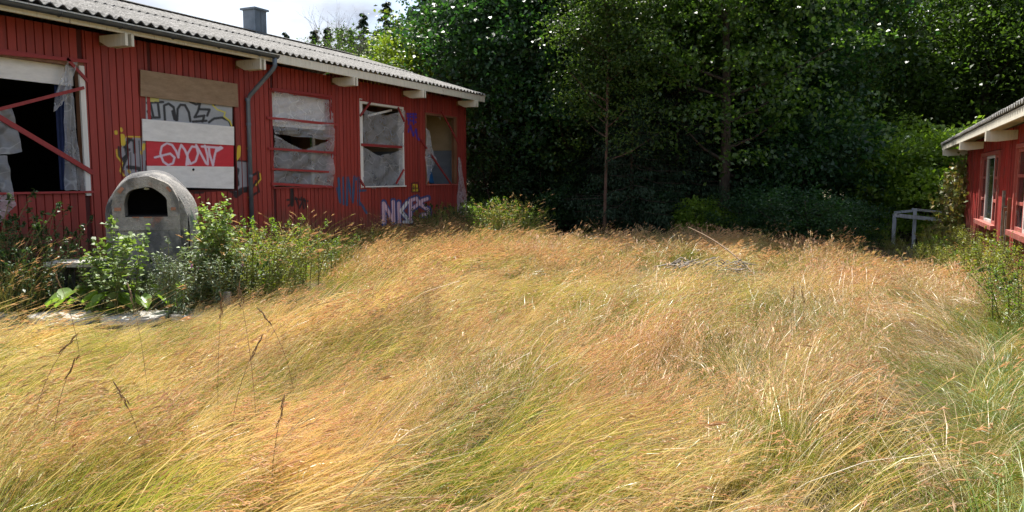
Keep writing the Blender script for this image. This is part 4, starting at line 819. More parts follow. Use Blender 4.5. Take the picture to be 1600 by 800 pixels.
# undergrowth along the foot of the forest edge
k = 0
for px, D, s in ((768, 24.4, 1.0), (845, 23.5, .9), (900, 22.2, .7), (1010, 21.5, .75), (1160, 19.6, .6), (1215, 18.4, .62), (1262, 17.6, .6), (1300, 17.4, .5), (1335, 18.6, .5), (1180, 23, 1.4), (1080, 24, 1.4), (960, 25, 1.4), (870, 26, 1.4), (1290, 22, 1.5), (1240, 21.6, 1.4), (800, 27, 1.5)):
    place('dark_shrub', T['under'], TP_(px, D), 'dark shrub at the %s forest foot, %s' % ('front' if D < 21 else 'shaded', where(px)), 'shrub', 'dark shrubs under the forest edge', rz=k * 1.1, s=s); k += 1
place('pale_shrub', T['bush_s'], TP_(1100, 20.3), 'small pale green shrub at the foot of the middle tree', 'shrub', s=1.0)
for px, D, s, lb in ((1402, 21.3, 1.0, 'sunlit green bush directly behind the left post of the rail frame'), (1440, 21.4, 1.2, 'tall sunlit green bush behind the middle of the rail frame'), (1483, 21.8, 1.15, 'sunlit green bush behind the right end of the rail frame'), (1422, 23.6, 1.3, 'sunlit bush farther back between the rail frame and the oak trunk'), (1373, 21.2, .62, 'small sunlit bush just left of the rail frame')):
    place('green_bush', T['bush'], TP_(px, D), lb, 'bush', 'sunlit bushes behind the rail frame', rz=px * .7, s=s)
# trees behind the long building
for px, D, s, lb in ((640, 31, .92, 'bright yellow-green tree above the roof of the long building, left one'), (690, 29.5, .84, 'bright yellow-green tree above the roof beside the tall spruce')):
    place('lime_tree', T['lime'], TP_(px, D), lb, 'tree', 'yellow-green trees behind the long roof', rz=px, s=s)
for i, (px, h) in enumerate(((438, .80), (456, .92), (478, .86), (500, .90), (520, .95), (541, .98), (556, .90), (575, 1.03), (592, .97), (610, 1.05), (628, 1.0), (648, 1.1), (668, 1.15))):
    place('far_spruce', T['spruce_far'], TP_(px, 66 + (i % 3) * 3), 'distant dark spruce on the skyline behind the roof, ' + ('nearest the chimney', 'second right of the chimney', 'left of the forked dead tree', 'just right of the forked dead tree', 'below the forked dead tree', 'right beside the dead tree', 'below the pale leafless tree', 'left of the yellow-green trees', 'behind the left yellow-green tree', 'above the left yellow-green tree', 'between the yellow-green trees', 'behind the right yellow-green tree', 'nearest the tall spruce')[i], 'tree', 'distant spruces behind the long roof', rz=i, s=h * 1.18)
for i, (px, k_, s_) in enumerate(((470, 'behind the forked dead tree', .92), (512, 'right of the forked dead tree', .98), (552, 'below the pale leafless trees', 1.02), (592, 'left of the yellow-green trees', 1.06), (640, 'behind the yellow-green trees', 1.1))):
    place('distant_tree', T['fill_b'], TP_(px, 58 + 2 * (i % 2)), 'low distant green tree on the skyline ' + k_, 'tree', 'low green treeline behind the long roof', rz=i * 1.7, s=s_)
def dead_tree(h, seed, spread=.5, levels=4):
    g = random.Random(seed); mb = MB()
    def grow(p, d, L, r_, lv):
        q = p + d * L * .5 + Vector((g.uniform(-.1, .1), g.uniform(-.1, .1), 0)) * L * .5; e = p + d * L + Vector((g.uniform(-.15, .15), g.uniform(-.15, .15), g.uniform(0, .1))) * L
        mb.tube([p, q, e], [r_, r_ * .8, r_ * .55], 4, False)
        if lv <= 0: return
        for k in range(3 if lv > 1 else 4):
            t = g.uniform(.4, 1); s = p.lerp(e, t); nd_ = (d + Vector((g.uniform(-1, 1), g.uniform(-1, 1), g.uniform(-.1, .5))) * spread * 1.5).normalized(); grow(s, nd_, L * g.uniform(.5, .8), r_ * .5, lv - 1)
    grow(Vector((0, 0, 0)), Vector((0, 0, 1)), h * .45, h * .013, levels + 1); return (pmesh('trunk', mb.v, mb.f, M['dead']),)
for i, (px, D, h, lb) in enumerate(((494, 55, 13, 'bare dead tree with forked grey branches on the skyline, the darkest one'), (540, 60, 13.5, 'pale leafless tree on the skyline between the dead tree and the yellow-green trees'), (575, 60, 13, 'pale leafless tree on the skyline above the yellow-green trees'), (600, 62, 12.5, 'thin pale leafless tree on the skyline nearest the tall spruce'))):
    place('bare_tree', dead_tree(h, 21 + i), TP_(px, D), lb, 'tree', rz=i)

# ------------------------------------------------------------ weeds and plants
def weed_mesh(seed, h, stems, spread, lsize, lm, spacing=.07, top=0.0, width=.6, droop=.3, flowers=0, sm='stem', lean=.15, branch=.0, rad=.005, taper=.5):
    g = np.random.default_rng(seed); mb = MB(); P = []; D = []; Sz = []; fl = MB()
    for s in range(stems):
        a = g.random() * 6.283; r_ = spread * math.sqrt(g.random()) * .5; b_ = Vector((r_ * math.cos(a), r_ * math.sin(a), -.03)); L = h * (.65 + .35 * g.random()); dx, dy = g.normal(size=2) * lean + np.array([b_.x, b_.y]) * .5
        pts = [b_ + Vector((dx * L * t * t, dy * L * t * t, L * t)) for t in (0, .33, .66, 1)]
        mb.tube(pts, [rad * 1.5, rad * 1.2, rad, rad * .5], 4, False); n_ = max(4, int(L / spacing))
        def along(pts, n_, sz0):
            for k in range(n_):
                t = (k + .6) / n_
                if t < .12: continue
                x = t * 3; i = min(2, int(x)); q = pts[i].lerp(pts[i + 1], x - i)
                for side in (0, 1):
                    an = k * 1.9 + side * math.pi + g.normal() * .3; sz = sz0 * (1 - taper * t) * (.7 + .5 * g.random()); d = np.array([math.cos(an), math.sin(an), .35 - droop * g.random() * 1.6])
                    P.append(np.array(q) + d * sz * .55); D.append(d); Sz.append(sz)
        along(pts, n_, lsize)
        if branch:
            for k in range(int(L * branch)):
                t = .3 + .6 * g.random(); x = t * 3; i = min(2, int(x)); q = pts[i].lerp(pts[i + 1], x - i); an = g.random() * 6.28; l2 = L * .35 * (1.1 - t) + .08; d = Vector((math.cos(an) * .7, math.sin(an) * .7, .7))
                bp = [q, q + d * l2 * .33, q + d * l2 * .66 + Vector((0, 0, .01)), q + d * l2 + Vector((0, 0, .02))]; mb.tube(bp, rad * .6, 3, False); along(bp, max(3, int(l2 / spacing)), lsize * .7)
                if flowers and g.random() < flowers: e_ = bp[-1]; fl.tube([e_, e_ + Vector((0, 0, .018)), e_ + Vector((0, 0, .035))], [.008, .014, .017], 6)
        if top:
            for k in range(16):
                o = g.normal(size=3) * np.array([.035, .035, .05]) * (top * 10); P.append(np.array(pts[-1]) + o); D.append(g.normal(size=3) + np.array([0, 0, .6])); Sz.append(lsize * .5)
    V, F = leaf_arrays(np.array(P), np.array(D), np.array(Sz), g, width, .7, .3)
    out = [pmesh('stem', mb.v, mb.f, M[sm]), qmesh('leaves', V, F, M[lm])]
    if fl.v: out.append(pmesh('flower_heads', fl.v, fl.f, M['flower']))
    return out
WN = ('stem', 'leaves', 'flower_heads')
def big_leaf_plant(seed, n_, size, h):
    g = np.random.default_rng(seed); mb = MB(); out = []
    for k in range(n_):
        a = k * 2.4 + g.random(); L = h * (.6 + .5 * g.random()); q = Vector((math.cos(a) * L * .8, math.sin(a) * L * .8, L * .75)); mb.tube([(0, 0, 0), q * .5 + Vector((0, 0, .05)), q], .006, 4, False)
        s = size * (.7 + .5 * g.random()); V = []; F = []; m_ = 6
        dirv = Vector((math.cos(a), math.sin(a), -.25 - .3 * g.random())).normalized(); sd = dirv.cross(Vector((0, 0, 1))).normalized(); nn = sd.cross(dirv)
        for i in range(m_ + 1):
            t = i / m_; w = s * .55 * math.sin(math.pi * min(1, t * .93 + .1)) ** .8 * (1 - .35 * t)
            for j in range(5): u = j / 2 - 1; V.append(tuple(q + dirv * s * t + sd * w * u + nn * (abs(u) * .22 * s - .25 * s * t * t + .035 * s * math.sin(9 * t + 5 * u))))
        F = [(i * 5 + j, i * 5 + j + 1, (i + 1) * 5 + j + 1, (i + 1) * 5 + j) for i in range(m_) for j in range(4)]
        out.append(pmesh('leaf', V, F, M['l_big'], True))
    return [pmesh('stem', mb.v, mb.f, M['stem'])] + out
W = {}
W['goose'] = weed_mesh(31, 1.25, 6, .38, .135, 'l_weed', .07, .10, .8, branch=7, taper=.35)
W['goose_b'] = weed_mesh(32, 1.4, 7, .45, .12, 'l_weed', .065, .09, .75, branch=8, taper=.35)
W['thistle'] = weed_mesh(33, 1.05, 8, .55, .11, 'l_thistle', .05, .05, .26, branch=9, flowers=.05, droop=.6)
W['nettle'] = weed_mesh(34, 1.15, 22, .95, .10, 'l_dark', .06, .04, .5, droop=.7)
W['nettle_b'] = weed_mesh(35, .8, 20, .9, .095, 'l_dark', .055, .03, .55, droop=.5)
W['green'] = weed_mesh(36, .95, 28, .9, .075, 'l_bush', .045, .05, .45, branch=3)
W['yellow'] = weed_mesh(37, .9, 30, .9, .065, 'l_yellow', .04, .06, .45, branch=5)
W['rasp'] = weed_mesh(38, 1.15, 12, .8, .10, 'l_yellow', .065, .03, .62, branch=4, lean=.3)
W['rust'] = weed_mesh(39, 1.4, 9, .6, .085, 'l_rust', .06, .03, .6, branch=5, lean=.35)
def wp(px, py, D): """A spot on the ground under the photo's column px at depth D."""; return at_depth(px, D)
def weed(key, px, D, label, s=1.0, rz=None, cat='weed', group=None, name='weed'):
    return place(name, W[key], at_depth(px, D), label, cat, group, rz if rz is not None else px * .37 % 6.28, s, WN)
weed('goose', 178, 8.8, 'tall pale leafy weed in front of the left side of the oven', 1.0, name='leafy_weed')
weed('goose', 150, 9.0, 'shorter pale leafy weed by the left side table', .72, name='leafy_weed')
weed('goose_b', 322, 9.3, 'tallest pale leafy weed right of the oven dome', 1.0, name='leafy_weed')
weed('goose_b', 345, 9.5, 'pale leafy weed behind the broken right side table', .95, name='leafy_weed')
weed('thistle', 262, 8.9, 'grey-green thistle before the base of the oven', .80, name='thistle')
weed('thistle', 237, 9.1, 'small thistle at the foot of the oven front', .66, name='thistle')
weed('thistle', 292, 8.9, 'bushy thistle with purple heads below the right edge of the oven', .92, name='thistle')
weed('thistle', 330, 9.0, 'thistle in front of the broken right side table', .84, name='thistle')
weed('thistle', 372, 9.2, 'thistle behind the short post stub', .85, name='thistle')
for i, (px, D, s) in enumerate(((-15, 9.0, 1.0), (25, 9.5, 1.0), (62, 9.2, .85), (95, 9.5, .7), (15, 8.7, .75), (-60, 8.8, 1.2), (70, 8.9, .55))):
    weed('nettle', px, D, 'dark green nettle clump below the big dark window, ' + ('at the left edge of the view', 'the middle one of the back row', 'left of the side table', 'touching the left side table', 'front one by the wall foot', 'mostly out of view', 'smallest one before the side table')[i], s, group='nettle clumps below the big dark window', name='nettle_clump')
for i, (px, D, s) in enumerate(((112, 9.2, .55), (205, 9.4, .6), (290, 9.4, .8), (340, 9.3, .8), (385, 9.6, .75))):
    weed('nettle_b', px, D, 'low dark nettle clump ' + ('under the left side table', 'at the left foot of the oven', 'at the right foot of the oven', 'below the broken side table', 'right of the broken side table')[i], s, group='low nettle clumps round the oven', name='nettle_clump')
WB = ((380, 'behind the post stub'), (398, 'under the downpipe'), (415, 'just right of the downpipe'), (430, 'at the left jamb line of the three-batten window'), (445, 'before the black scrawl'), (470, 'below the three-batten window'), (510, 'below the right jamb of the three-batten window'), (545, 'below the blue sprayed letters'), (580, 'below the white-framed window'), (620, 'before the N of the sprayed letters'), (650, 'before the last sprayed letters'), (670, 'below the small yellow face'), (690, 'below the far window'), (710, 'under the far window sill'), (730, 'at the hanging plastic rag'), (750, 'at the far building corner'), (780, 'just right of the building corner'), (810, 'between the corner and the maple'), (900, 'farthest right of the building'))
WR = ((1390, 'left of the rail frame'), (1420, 'before the left post of the rail frame'), (1445, 'before the middle post of the rail frame'), (1460, 'between the rail frame and the building'), (1472, 'before the low red side panel'), (1490, 'before the creeper corner'), (1505, 'at the corner of the red boards'), (1520, 'in front of the corner boards'), (1538, 'below the left jamb of the first window'), (1550, 'in the grass before the first window'), (1562, 'below the sill of the first window'), (1570, 'nearest the lush grass'), (1580, 'below the rotten boards'), (1590, 'low at the right edge'), (1599, 'dark at the right edge'), (1605, 'before the second window'), (1615, 'at the right edge of the view'), (3000, 'just outside the right edge'))
def near_(px, tb): return next(t for a, t in tb if px < a)
gp = 'mixed green weeds along the foot of the long building'
for i, (px, D, s, key) in enumerate(((395, 9.8, 1.15, 'yellow'), (425, 10.4, 1.15, 'green'), (372, 9.3, .75, 'yellow'), (455, 11.0, 1.0, 'yellow'), (410, 9.6, .7, 'green'), (490, 12.2, .7, 'green'), (440, 10.0, .6, 'yellow'), (525, 13.6, .65, 'green'), (560, 15.0, .65, 'yellow'), (600, 16.4, .5, 'green'), (640, 17.8, .45, 'nettle_b'), (675, 18.6, .8, 'yellow'), (700, 19.4, 1.05, 'nettle_b'), (735, 20.0, 1.0, 'nettle_b'), (768, 18.8, 1.2, 'green'), (795, 18.6, 1.2, 'yellow'), (822, 18.8, 1.0, 'green'), (718, 20.2, .9, 'green'), (662, 19.0, .6, 'nettle'))):
    weed(key, px, D, 'clump of %s weeds ' % {'yellow': 'yellow-green', 'green': 'fresh green', 'nettle_b': 'dark green', 'nettle': 'tall dark'}[key] + near_(px, WB), s, group=gp + ', ' + key.replace('_b', ''), name='weed_clump')
for px, D, n_, sz, lb in ((200, 8.8, 7, .34, 'broad-leaved dock with big bright leaves under the left side table'), (148, 8.75, 6, .32, 'broad-leaved dock at the left, by the paving stones'), (318, 9.3, 5, .28, 'broad-leaved dock beside the right edge of the oven')):
    e = empty('dock_plant', at_depth(px, D), lb, 'plant', None, px * .1)
    ms = big_leaf_plant(px, n_ + 3, sz * .62, .45)
    for me in ms: link(me.name.split('.')[0], me, e)
# right side belt
k = 0
for px, D, s, key in ((1400, 17.0, .4, 'yellow'), (1435, 16.6, .38, 'green'), (1470, 16.2, .75, 'yellow'), (1500, 15.2, .8, 'yellow'), (1530, 14.0, .75, 'yellow'), (1475, 14.6, .6, 'green'), (1565, 13.0, .8, 'yellow'), (1600, 12.0, .85, 'rasp'), (1545, 12.0, .62, 'yellow'), (1575, 10.6, .72, 'green'), (1610, 10.0, .9, 'yellow'), (1560, 9.6, .5, 'yellow'), (1598, 8.6, .62, 'nettle_b'), (1625, 7.6, .7, 'green'), (1510, 12.8, .5, 'yellow'), (1585, 7.9, .4, 'green'), (1650, 9, .8, 'yellow'), (1380, 18.6, .5, 'green'), (1455, 17.9, .42, 'green'), (1448, 13.8, .55, 'yellow'), (1494, 12.2, .6, 'yellow'), (1527, 10.8, .62, 'rasp'), (1552, 9.0, .5, 'green'), (1603, 11, .7, 'rasp')):
    weed(key, px, D, 'clump of %s weeds ' % {'yellow': 'yellow-green', 'green': 'fresh green', 'nettle_b': 'dark green', 'rasp': 'arching leafy'}[key] + near_(px, WR), s * 1.15, group='weeds along the right-hand building, ' + key.replace('_b', ''), name='weed_clump')
weed('rust', 1560, 13.8, 'russet-leaved bramble against the sunlit red boards under the first window', .62, name='bramble', cat='shrub')
weed('rust', 1535, 14.9, 'russet-leaved bramble below the corner boards of the right-hand building', .66, name='bramble', cat='shrub')
weed('rasp', 1590, 12.9, 'yellowing bramble below the rotten boards of the right-hand building', 1.0, name='bramble', cat='shrub')
# creeper hanging on the far corner of the right-hand building
g = np.random.default_rng(77); mb = MB(); P = []; D = []
for s in range(30):
    a0 = on_x(1505, 245 + 8 * g.random(), 1.9) if s % 2 else Vector((1.75, 21.2 + g.random(), 2.0)); q = Vector((1.66 + .3 * g.random(), 19.6 + 1.6 * g.random(), 1.0 + 1.0 * g.random())); d = Vector((-.22 * g.random() - .02, -.5 * g.random(), -.35)).normalized(); pts = [q]
    for k in range(5): q = q + d * .22; d = (d + Vector((-.05, 0, -.22))).normalized(); pts.append(q)
    mb.tube(pts, .006, 3, False)
    for p in pts:
        for _ in range(11): P.append(np.array(p) + g.normal(size=3) * .11); D.append(g.normal(size=3) + np.array([0, 0, -.5]))
V, F = leaf_arrays(np.array(P), np.array(D), .075 + .05 * g.random(len(P)), g, .7, .5)
e = empty('creeper', (0, 0, 0), 'russet and green creeper hanging over the far corner of the right-hand building', 'climbing plant'); link('stem', pmesh('stem', mb.v, mb.f, M['brown_stem']), e); link('leaves', qmesh('leaves', V, F, M['l_rust']), e)
# ------------------------------------------------------------ the meadow grass: tufts of real blades, set out by geometry nodes
def grass_mat(name, dry, green, thr, rough, patch_scale=.8, trans=.3, tint=(1.2, 1.15, .8)):
    m, n, l, b = mat(name)
    isl = n.new('ShaderNodeNewGeometry').outputs['Random Per Island']; oi = n.new('ShaderNodeObjectInfo').outputs['Random']
    cd = ramp(n, l, isl, [(i / (len(dry) - 1), k) for i, k in enumerate(dry)]); cg = ramp(n, l, oi, [(i / (len(green) - 1), k) for i, k in enumerate(green)])
    pn = noise(n, l, patch_scale, 5, 'World', None, .6)
    pn = ramp(n, l, pn, [(.46, (.10,) * 3), (.61, (.76,) * 3)])
    sm = n.new('ShaderNodeMath'); sm.operation = 'MULTIPLY_ADD'; l.new(isl, sm.inputs[0]); sm.inputs[1].default_value = 1.0; sm.inputs[2].default_value = thr - .33
    gt = n.new('ShaderNodeMath'); gt.operation = 'GREATER_THAN'; l.new(pn, gt.inputs[0]); l.new(sm.outputs[0], gt.inputs[1])
    c = mixc(n, l, gt.outputs[0], cd, cg)
    rd = noise(n, l, .7, 3, 'World', (1.3, .8, 1)); c = mixc(n, l, 1.0, c, ramp(n, l, oi, [(0, (.62,) * 3), (1, (1.15, 1.12, 1.1))]), 'MULTIPLY')
    c = mixc(n, l, ramp(n, l, rd, [(.5, (0, 0, 0)), (.66, (.32,) * 3)]), c, tuple(x * y for x, y in zip(dry[1], (1.1, .78, .9))))
    l.new(c, b.inputs['Base Color']); b.inputs['Roughness'].default_value = rough; b.inputs['Specular IOR Level'].default_value = .55
    t = n.new('ShaderNodeBsdfTranslucent'); l.new(mixc(n, l, 1.0, c, tint, 'MULTIPLY'), t.inputs[0]); ms = n.new('ShaderNodeMixShader'); ms.inputs[0].default_value = trans
    l.new(b.outputs[0], ms.inputs[1]); l.new(t.outputs[0], ms.inputs[2]); l.new(ms.outputs[0], n['Material Output'].inputs[0]); return m
GS = grass_mat('straw_stems', [(.62, .45, .16), (.75, .59, .25), (.82, .76, .56), (.50, .32, .10), (.79, .66, .34)], [(.17, .25, .035), (.27, .33, .05), (.40, .42, .09)], .33, .34)
GH = grass_mat('seed_heads', [(.54, .33, .17), (.67, .45, .26), (.44, .25, .12)], [(.44, .36, .17), (.36, .32, .12)], .48, .6)
GG = grass_mat('green_blades', [(.24, .25, .05), (.42, .35, .10), (.30, .28, .06)], [(.13, .22, .02), (.20, .30, .035), (.27, .34, .05)], .20, .4)
GL = grass_mat('lush_blue_green_blades', [(.13, .23, .05), (.22, .32, .08), (.36, .38, .14)], [(.10, .20, .04), (.14, .26, .06)], .3, .4)
GB = grass_mat('bleached_stems', [(.52, .41, .23), (.66, .56, .38), (.42, .27, .13)], [(.45, .4, .2), (.4, .3, .15)], .55, .4)
def tuft(name, n_, L, th0, th1, spread, w, az, heads, mats, seed, segs=4, headlen=.09, headw=.006, droop=0.3):
    g = np.random.default_rng(seed); r_ = spread * np.sqrt(g.random(n_)); a = g.random(n_) * 6.283
    P = np.stack([r_ * np.cos(a), r_ * np.sin(a), np.full(n_, -.02)], 1); Ls = L * (.55 + .55 * g.random(n_)); A = g.normal(size=n_) * az
    nb = max(3, n_ // 7); bi = g.integers(0, nb, n_); bA = g.normal(size=nb) * az * 1.3; A = bA[bi] + A * .35; bp = g.normal(size=(nb, 2)) * spread * .55; P[:, :2] = bp[bi] + P[:, :2] * .28
    t0 = np.radians(th0) + g.normal(size=n_) * .07 + (g.normal(size=nb) * .16)[bi]; t1 = np.radians(th1) + g.normal(size=n_) * .10 + (g.normal(size=nb) * .2)[bi]; Ls = Ls * (.8 + .4 * g.random(nb))[bi]; rot = g.random(n_) * 3.14
    pts = [P]; th = None
    for k in range(segs):
        th = t0 + (t1 - t0) * ((k + .5) / segs) ** 1.1 + (droop * ((k + 1) / segs) ** 3); st_ = (Ls / segs)[:, None]
        P = P + st_ * np.stack([np.sin(th) * np.cos(A), np.sin(th) * np.sin(A), np.cos(th)], 1); P[:, 2] = np.maximum(P[:, 2], .015); pts.append(P); A = A + g.normal(size=n_) * .08
    d = unit(pts[-1] - pts[-2]); side = unit(np.cross(d, np.stack([np.cos(rot), np.sin(rot), np.zeros(n_) + .3], 1)))
    V = []; F = []; wd = w * (.7 + .6 * g.random(n_))[:, None]
    for k, p in enumerate(pts): f_ = (1 - .75 * k / segs); V += [p - side * wd * f_ * .5, p + side * wd * f_ * .5]
    V = np.stack(V, 1).reshape(-1, 3); b0 = (np.arange(n_) * 2 * (segs + 1))[:, None]
    F = np.concatenate([b0 + np.array([[2 * k, 2 * k + 1, 2 * k + 3, 2 * k + 2]]) for k in range(segs)], 0); mi = np.zeros(len(F), int)
    if heads:
        sel = g.random(n_) < heads; e, dd, s2 = pts[-1][sel], d[sel], side[sel]; m_ = len(e); hl = headlen * (.6 + .7 * g.random(m_))[:, None]; nn = np.cross(dd, s2); VV = []
        for ax in (s2, nn): c = e + dd * hl * .3; VV.append(np.stack([e - dd * hl * .25, c - ax * headw, e + dd * hl * .75 + np.array([0, 0, -.012]), c + ax * headw], 1))
        for k in range(4): t = .1 + .2 * k; q = e + dd * hl * (t - .2); o = unit(dd + (s2 if k % 2 else -s2) * .6 + nn * g.normal(size=(m_, 1)) * .5) * hl * .32; ax = nn; VV.append(np.stack([q, q + o * .5 - ax * headw * .45, q + o, q + o * .5 + ax * headw * .45], 1))
        VV = np.concatenate(VV, 0).reshape(-1, 3); nf = len(VV) // 4; F = np.concatenate([F, len(V) + np.arange(nf * 4).reshape(-1, 4)], 0); V = np.concatenate([V, VV], 0); mi = np.concatenate([mi, np.ones(nf, int)])
    me = qmesh(name, V, F, mats, mi); return bpy.data.objects.new(name, me)
def scatter(obj_name, sources, pos, rot, scl, idx, label=None, parent=None):
    c = bpy.data.collections.new(obj_name + '_sources')
    for s in sources: c.objects.link(s)
    me = bpy.data.meshes.new(obj_name); me.vertices.add(len(pos)); me.vertices.foreach_set('co', np.asarray(pos, np.float32).ravel())
    for nm, ty, dt in (('rot', 'FLOAT_VECTOR', rot), ('scl', 'FLOAT_VECTOR', scl), ('idx', 'INT', idx)):
        at = me.attributes.new(nm, ty, 'POINT'); at.data.foreach_set('vector' if ty == 'FLOAT_VECTOR' else 'value', np.asarray(dt, np.float32 if ty != 'INT' else np.int32).ravel())
    o = link(obj_name, me, parent); ng = bpy.data.node_groups.new(obj_name, 'GeometryNodeTree')
    ng.interface.new_socket('Geometry', in_out='INPUT', socket_type='NodeSocketGeometry'); ng.interface.new_socket('Geometry', in_out='OUTPUT', socket_type='NodeSocketGeometry')
    N, Lk = ng.nodes, ng.links; gi = N.new('NodeGroupInput'); go = N.new('NodeGroupOutput'); ip = N.new('GeometryNodeInstanceOnPoints'); ci = N.new('GeometryNodeCollectionInfo')
    ci.inputs['Collection'].default_value = c; ci.inputs['Separate Children'].default_value = True; ci.inputs['Reset Children'].default_value = True; ip.inputs['Pick Instance'].default_value = True
    def attr(nm, ty): a = N.new('GeometryNodeInputNamedAttribute'); a.data_type = ty; a.inputs['Name'].default_value = nm; return a.outputs['Attribute']
    e2r = N.new('FunctionNodeEulerToRotation'); Lk.new(attr('rot', 'FLOAT_VECTOR'), e2r.inputs[0])
    Lk.new(gi.outputs[0], ip.inputs['Points']); Lk.new(ci.outputs[0], ip.inputs['Instance']); Lk.new(attr('idx', 'INT'), ip.inputs['Instance Index']); Lk.new(e2r.outputs[0], ip.inputs['Rotation']); Lk.new(attr('scl', 'FLOAT_VECTOR'), ip.inputs['Scale']); Lk.new(ip.outputs[0], go.inputs[0])
    o.modifiers.new('tufts', 'NODES').node_group = ng; tag(o, label, kind='stuff'); return o
src = []; kinds = {}
def add(kind, *a, **k):
    kinds.setdefault(kind, []).append(len(src)); src.append(tuft('tuft_%02d' % len(src), *a, **k))
for v in range(3):
    sd = 100 + v * 10
    # name, stems, length, tilt at base, tilt at tip, spread, blade width, azimuth scatter, share with heads
    add('near_up', 46, .58, 24, 60, .17, .0040, .40, .75, [GS, GH], sd, headw=.0042, headlen=.08)
    add('near_mid', 52, .70, 34, 68, .18, .0046, .26, .55, [GS, GH], sd + 1, headw=.0042, headlen=.08)
    add('near_flat', 56, .82, 58, 82, .20, .0052, .2, .3, [GS, GH], sd + 2, headw=.004, headlen=.08)
    add('near_green', 50, .38, 18, 55, .20, .0050, .9, 0, [GG, GH], sd + 3, segs=4, droop=.6)
    add('far_up', 42, .48, 22, 52, .24, .0048, .5, .85, [GS, GH], sd + 4, segs=3, headw=.0075, headlen=.10)
    add('far_mid', 46, .60, 40, 70, .26, .0052, .35, .7, [GS, GH], sd + 5, segs=3, headw=.0075, headlen=.10)
    add('far_green', 40, .36, 15, 50, .24, .0075, .9, 0, [GG, GH], sd + 6, segs=3, droop=.5)
    add('streak', 16, 1.0, 50, 80, .22, .0052, .14, .2, [GB, GH], sd + 20)
    add('lush', 90, .62, 30, 82, .18, .0036, .4, 0, [GL, GH], sd + 7, segs=5, droop=.5)
    add('bleached', 60, .60, 40, 84, .16, .0042, .35, .1, [GB, GH], sd + 8)
    add('rusty', 90, .32, 45, 95, .16, .0034, 1.4, 0, [GH, GH], sd + 9, droop=.7)
g = np.random.default_rng(5)
def vnoise(x, y, s, seed):
    q = np.random.default_rng(seed); v = 0
    for k in range(7): a = q.random() * 6.28; f_ = s * (.6 + 1.1 * q.random()); v = v + np.sin((x * math.cos(a) + y * math.sin(a)) * f_ + q.random() * 6.28 + .9 * np.sin((y * math.cos(a) - x * math.sin(a)) * f_ * .6))
    return v / 3.2
EDGE = ([-400, 600, 700, 860, 1100, 1250, 1390, 1480, 1600, 2200], [21, 21, 20.4, 19.4, 18.0, 16.8, 14.6, 14.6, 14.0, 13])
def points(dens, dmin, dmax, margin=.10):
    """Random spots inside the piece of ground the view can show, with a margin, at DENS per square metre between two depths."""
    half = 800 / FPX + margin; n_ = int(dens * half * (dmax ** 2 - dmin ** 2)); D = np.sqrt(g.random(n_) * (dmax ** 2 - dmin ** 2) + dmin ** 2); u = (g.random(n_) * 2 - 1) * half
    x = D * (-math.sin(YAW) + u * math.cos(YAW)); y = D * (math.cos(YAW) + u * math.sin(YAW)); px = 800 + u * FPX
    ok = (D < np.interp(px, *EDGE)) & (x > -10.5) & (x < 1.95)
    ok &= np.hypot(x + 8.5, y - 6.95) > .85; ok &= ~((x < -7.3) & (x > -9.6) & (np.abs(y - (x * .62 + 10.75)) < .55) & (g.random(n_) < .93))
    return x[ok], y[ok], D[ok], px[ok]
POS = []; ROT = []; SCL = []; IDX = []
AZR = math.atan2(_R.y, _R.x)
def lay(dens, dmin, dmax, chooser, smin=.8, smax=1.15, ground_off=0, wild=.0):
    x, y, D, px = points(dens, dmin, dmax)
    kd, keep = chooser(x, y, D, px); x, y, D, px, kd = x[keep], y[keep], D[keep], px[keep], kd[keep]
    az = AZR + np.radians(27) + np.radians(34) * vnoise(x, y, .8, 3) + np.radians(26) * vnoise(x, y, 2.6, 4)
    sw = np.clip((px - 1330) / 110, 0, 1) * np.clip((9.5 - D) / 2, 0, 1); az = az + sw * np.radians(85); az = np.where((px > 1560) & (D < 7.6), AZR + .45 + .25 * g.normal(size=len(x)), az)
    az += g.normal(size=len(x)) * (.16 + wild); s = (smin + (smax - smin) * g.random(len(x))) * (1 - .5 * np.clip((560 - px) / 90, 0, 1) * np.clip((D - 6.9) / .9, 0, 1)) * (1 - .6 * np.clip((300 - px) / 80, 0, 1) * np.clip((D - 6.7) / .6, 0, 1)) * (1 - .35 * np.clip((px - 1330) / 60, 0, 1) * np.clip((D - 12) / 2, 0, 1)); z = np.array([ground(a, b_) for a, b_ in zip(x, y)])
    POS.append(np.stack([x, y, z + ground_off], 1)); s = np.where(((px - 1110) / 150) ** 2 + ((D - 11.2) / 2.0) ** 2 < 1, s * .5, s); s = s * .9 * (1 + .26 * vnoise(x, y, 1.9, 31)); ROT.append(np.stack([g.normal(size=len(x)) * .06, g.normal(size=len(x)) * .06, az], 1)); SCL.append(np.stack([s, s, s * (.9 + .25 * g.random(len(x)))], 1))
    IDX.append(np.array([kinds[k][int(r_ * 3)] for k, r_ in zip(kd, g.random(len(x)))]))
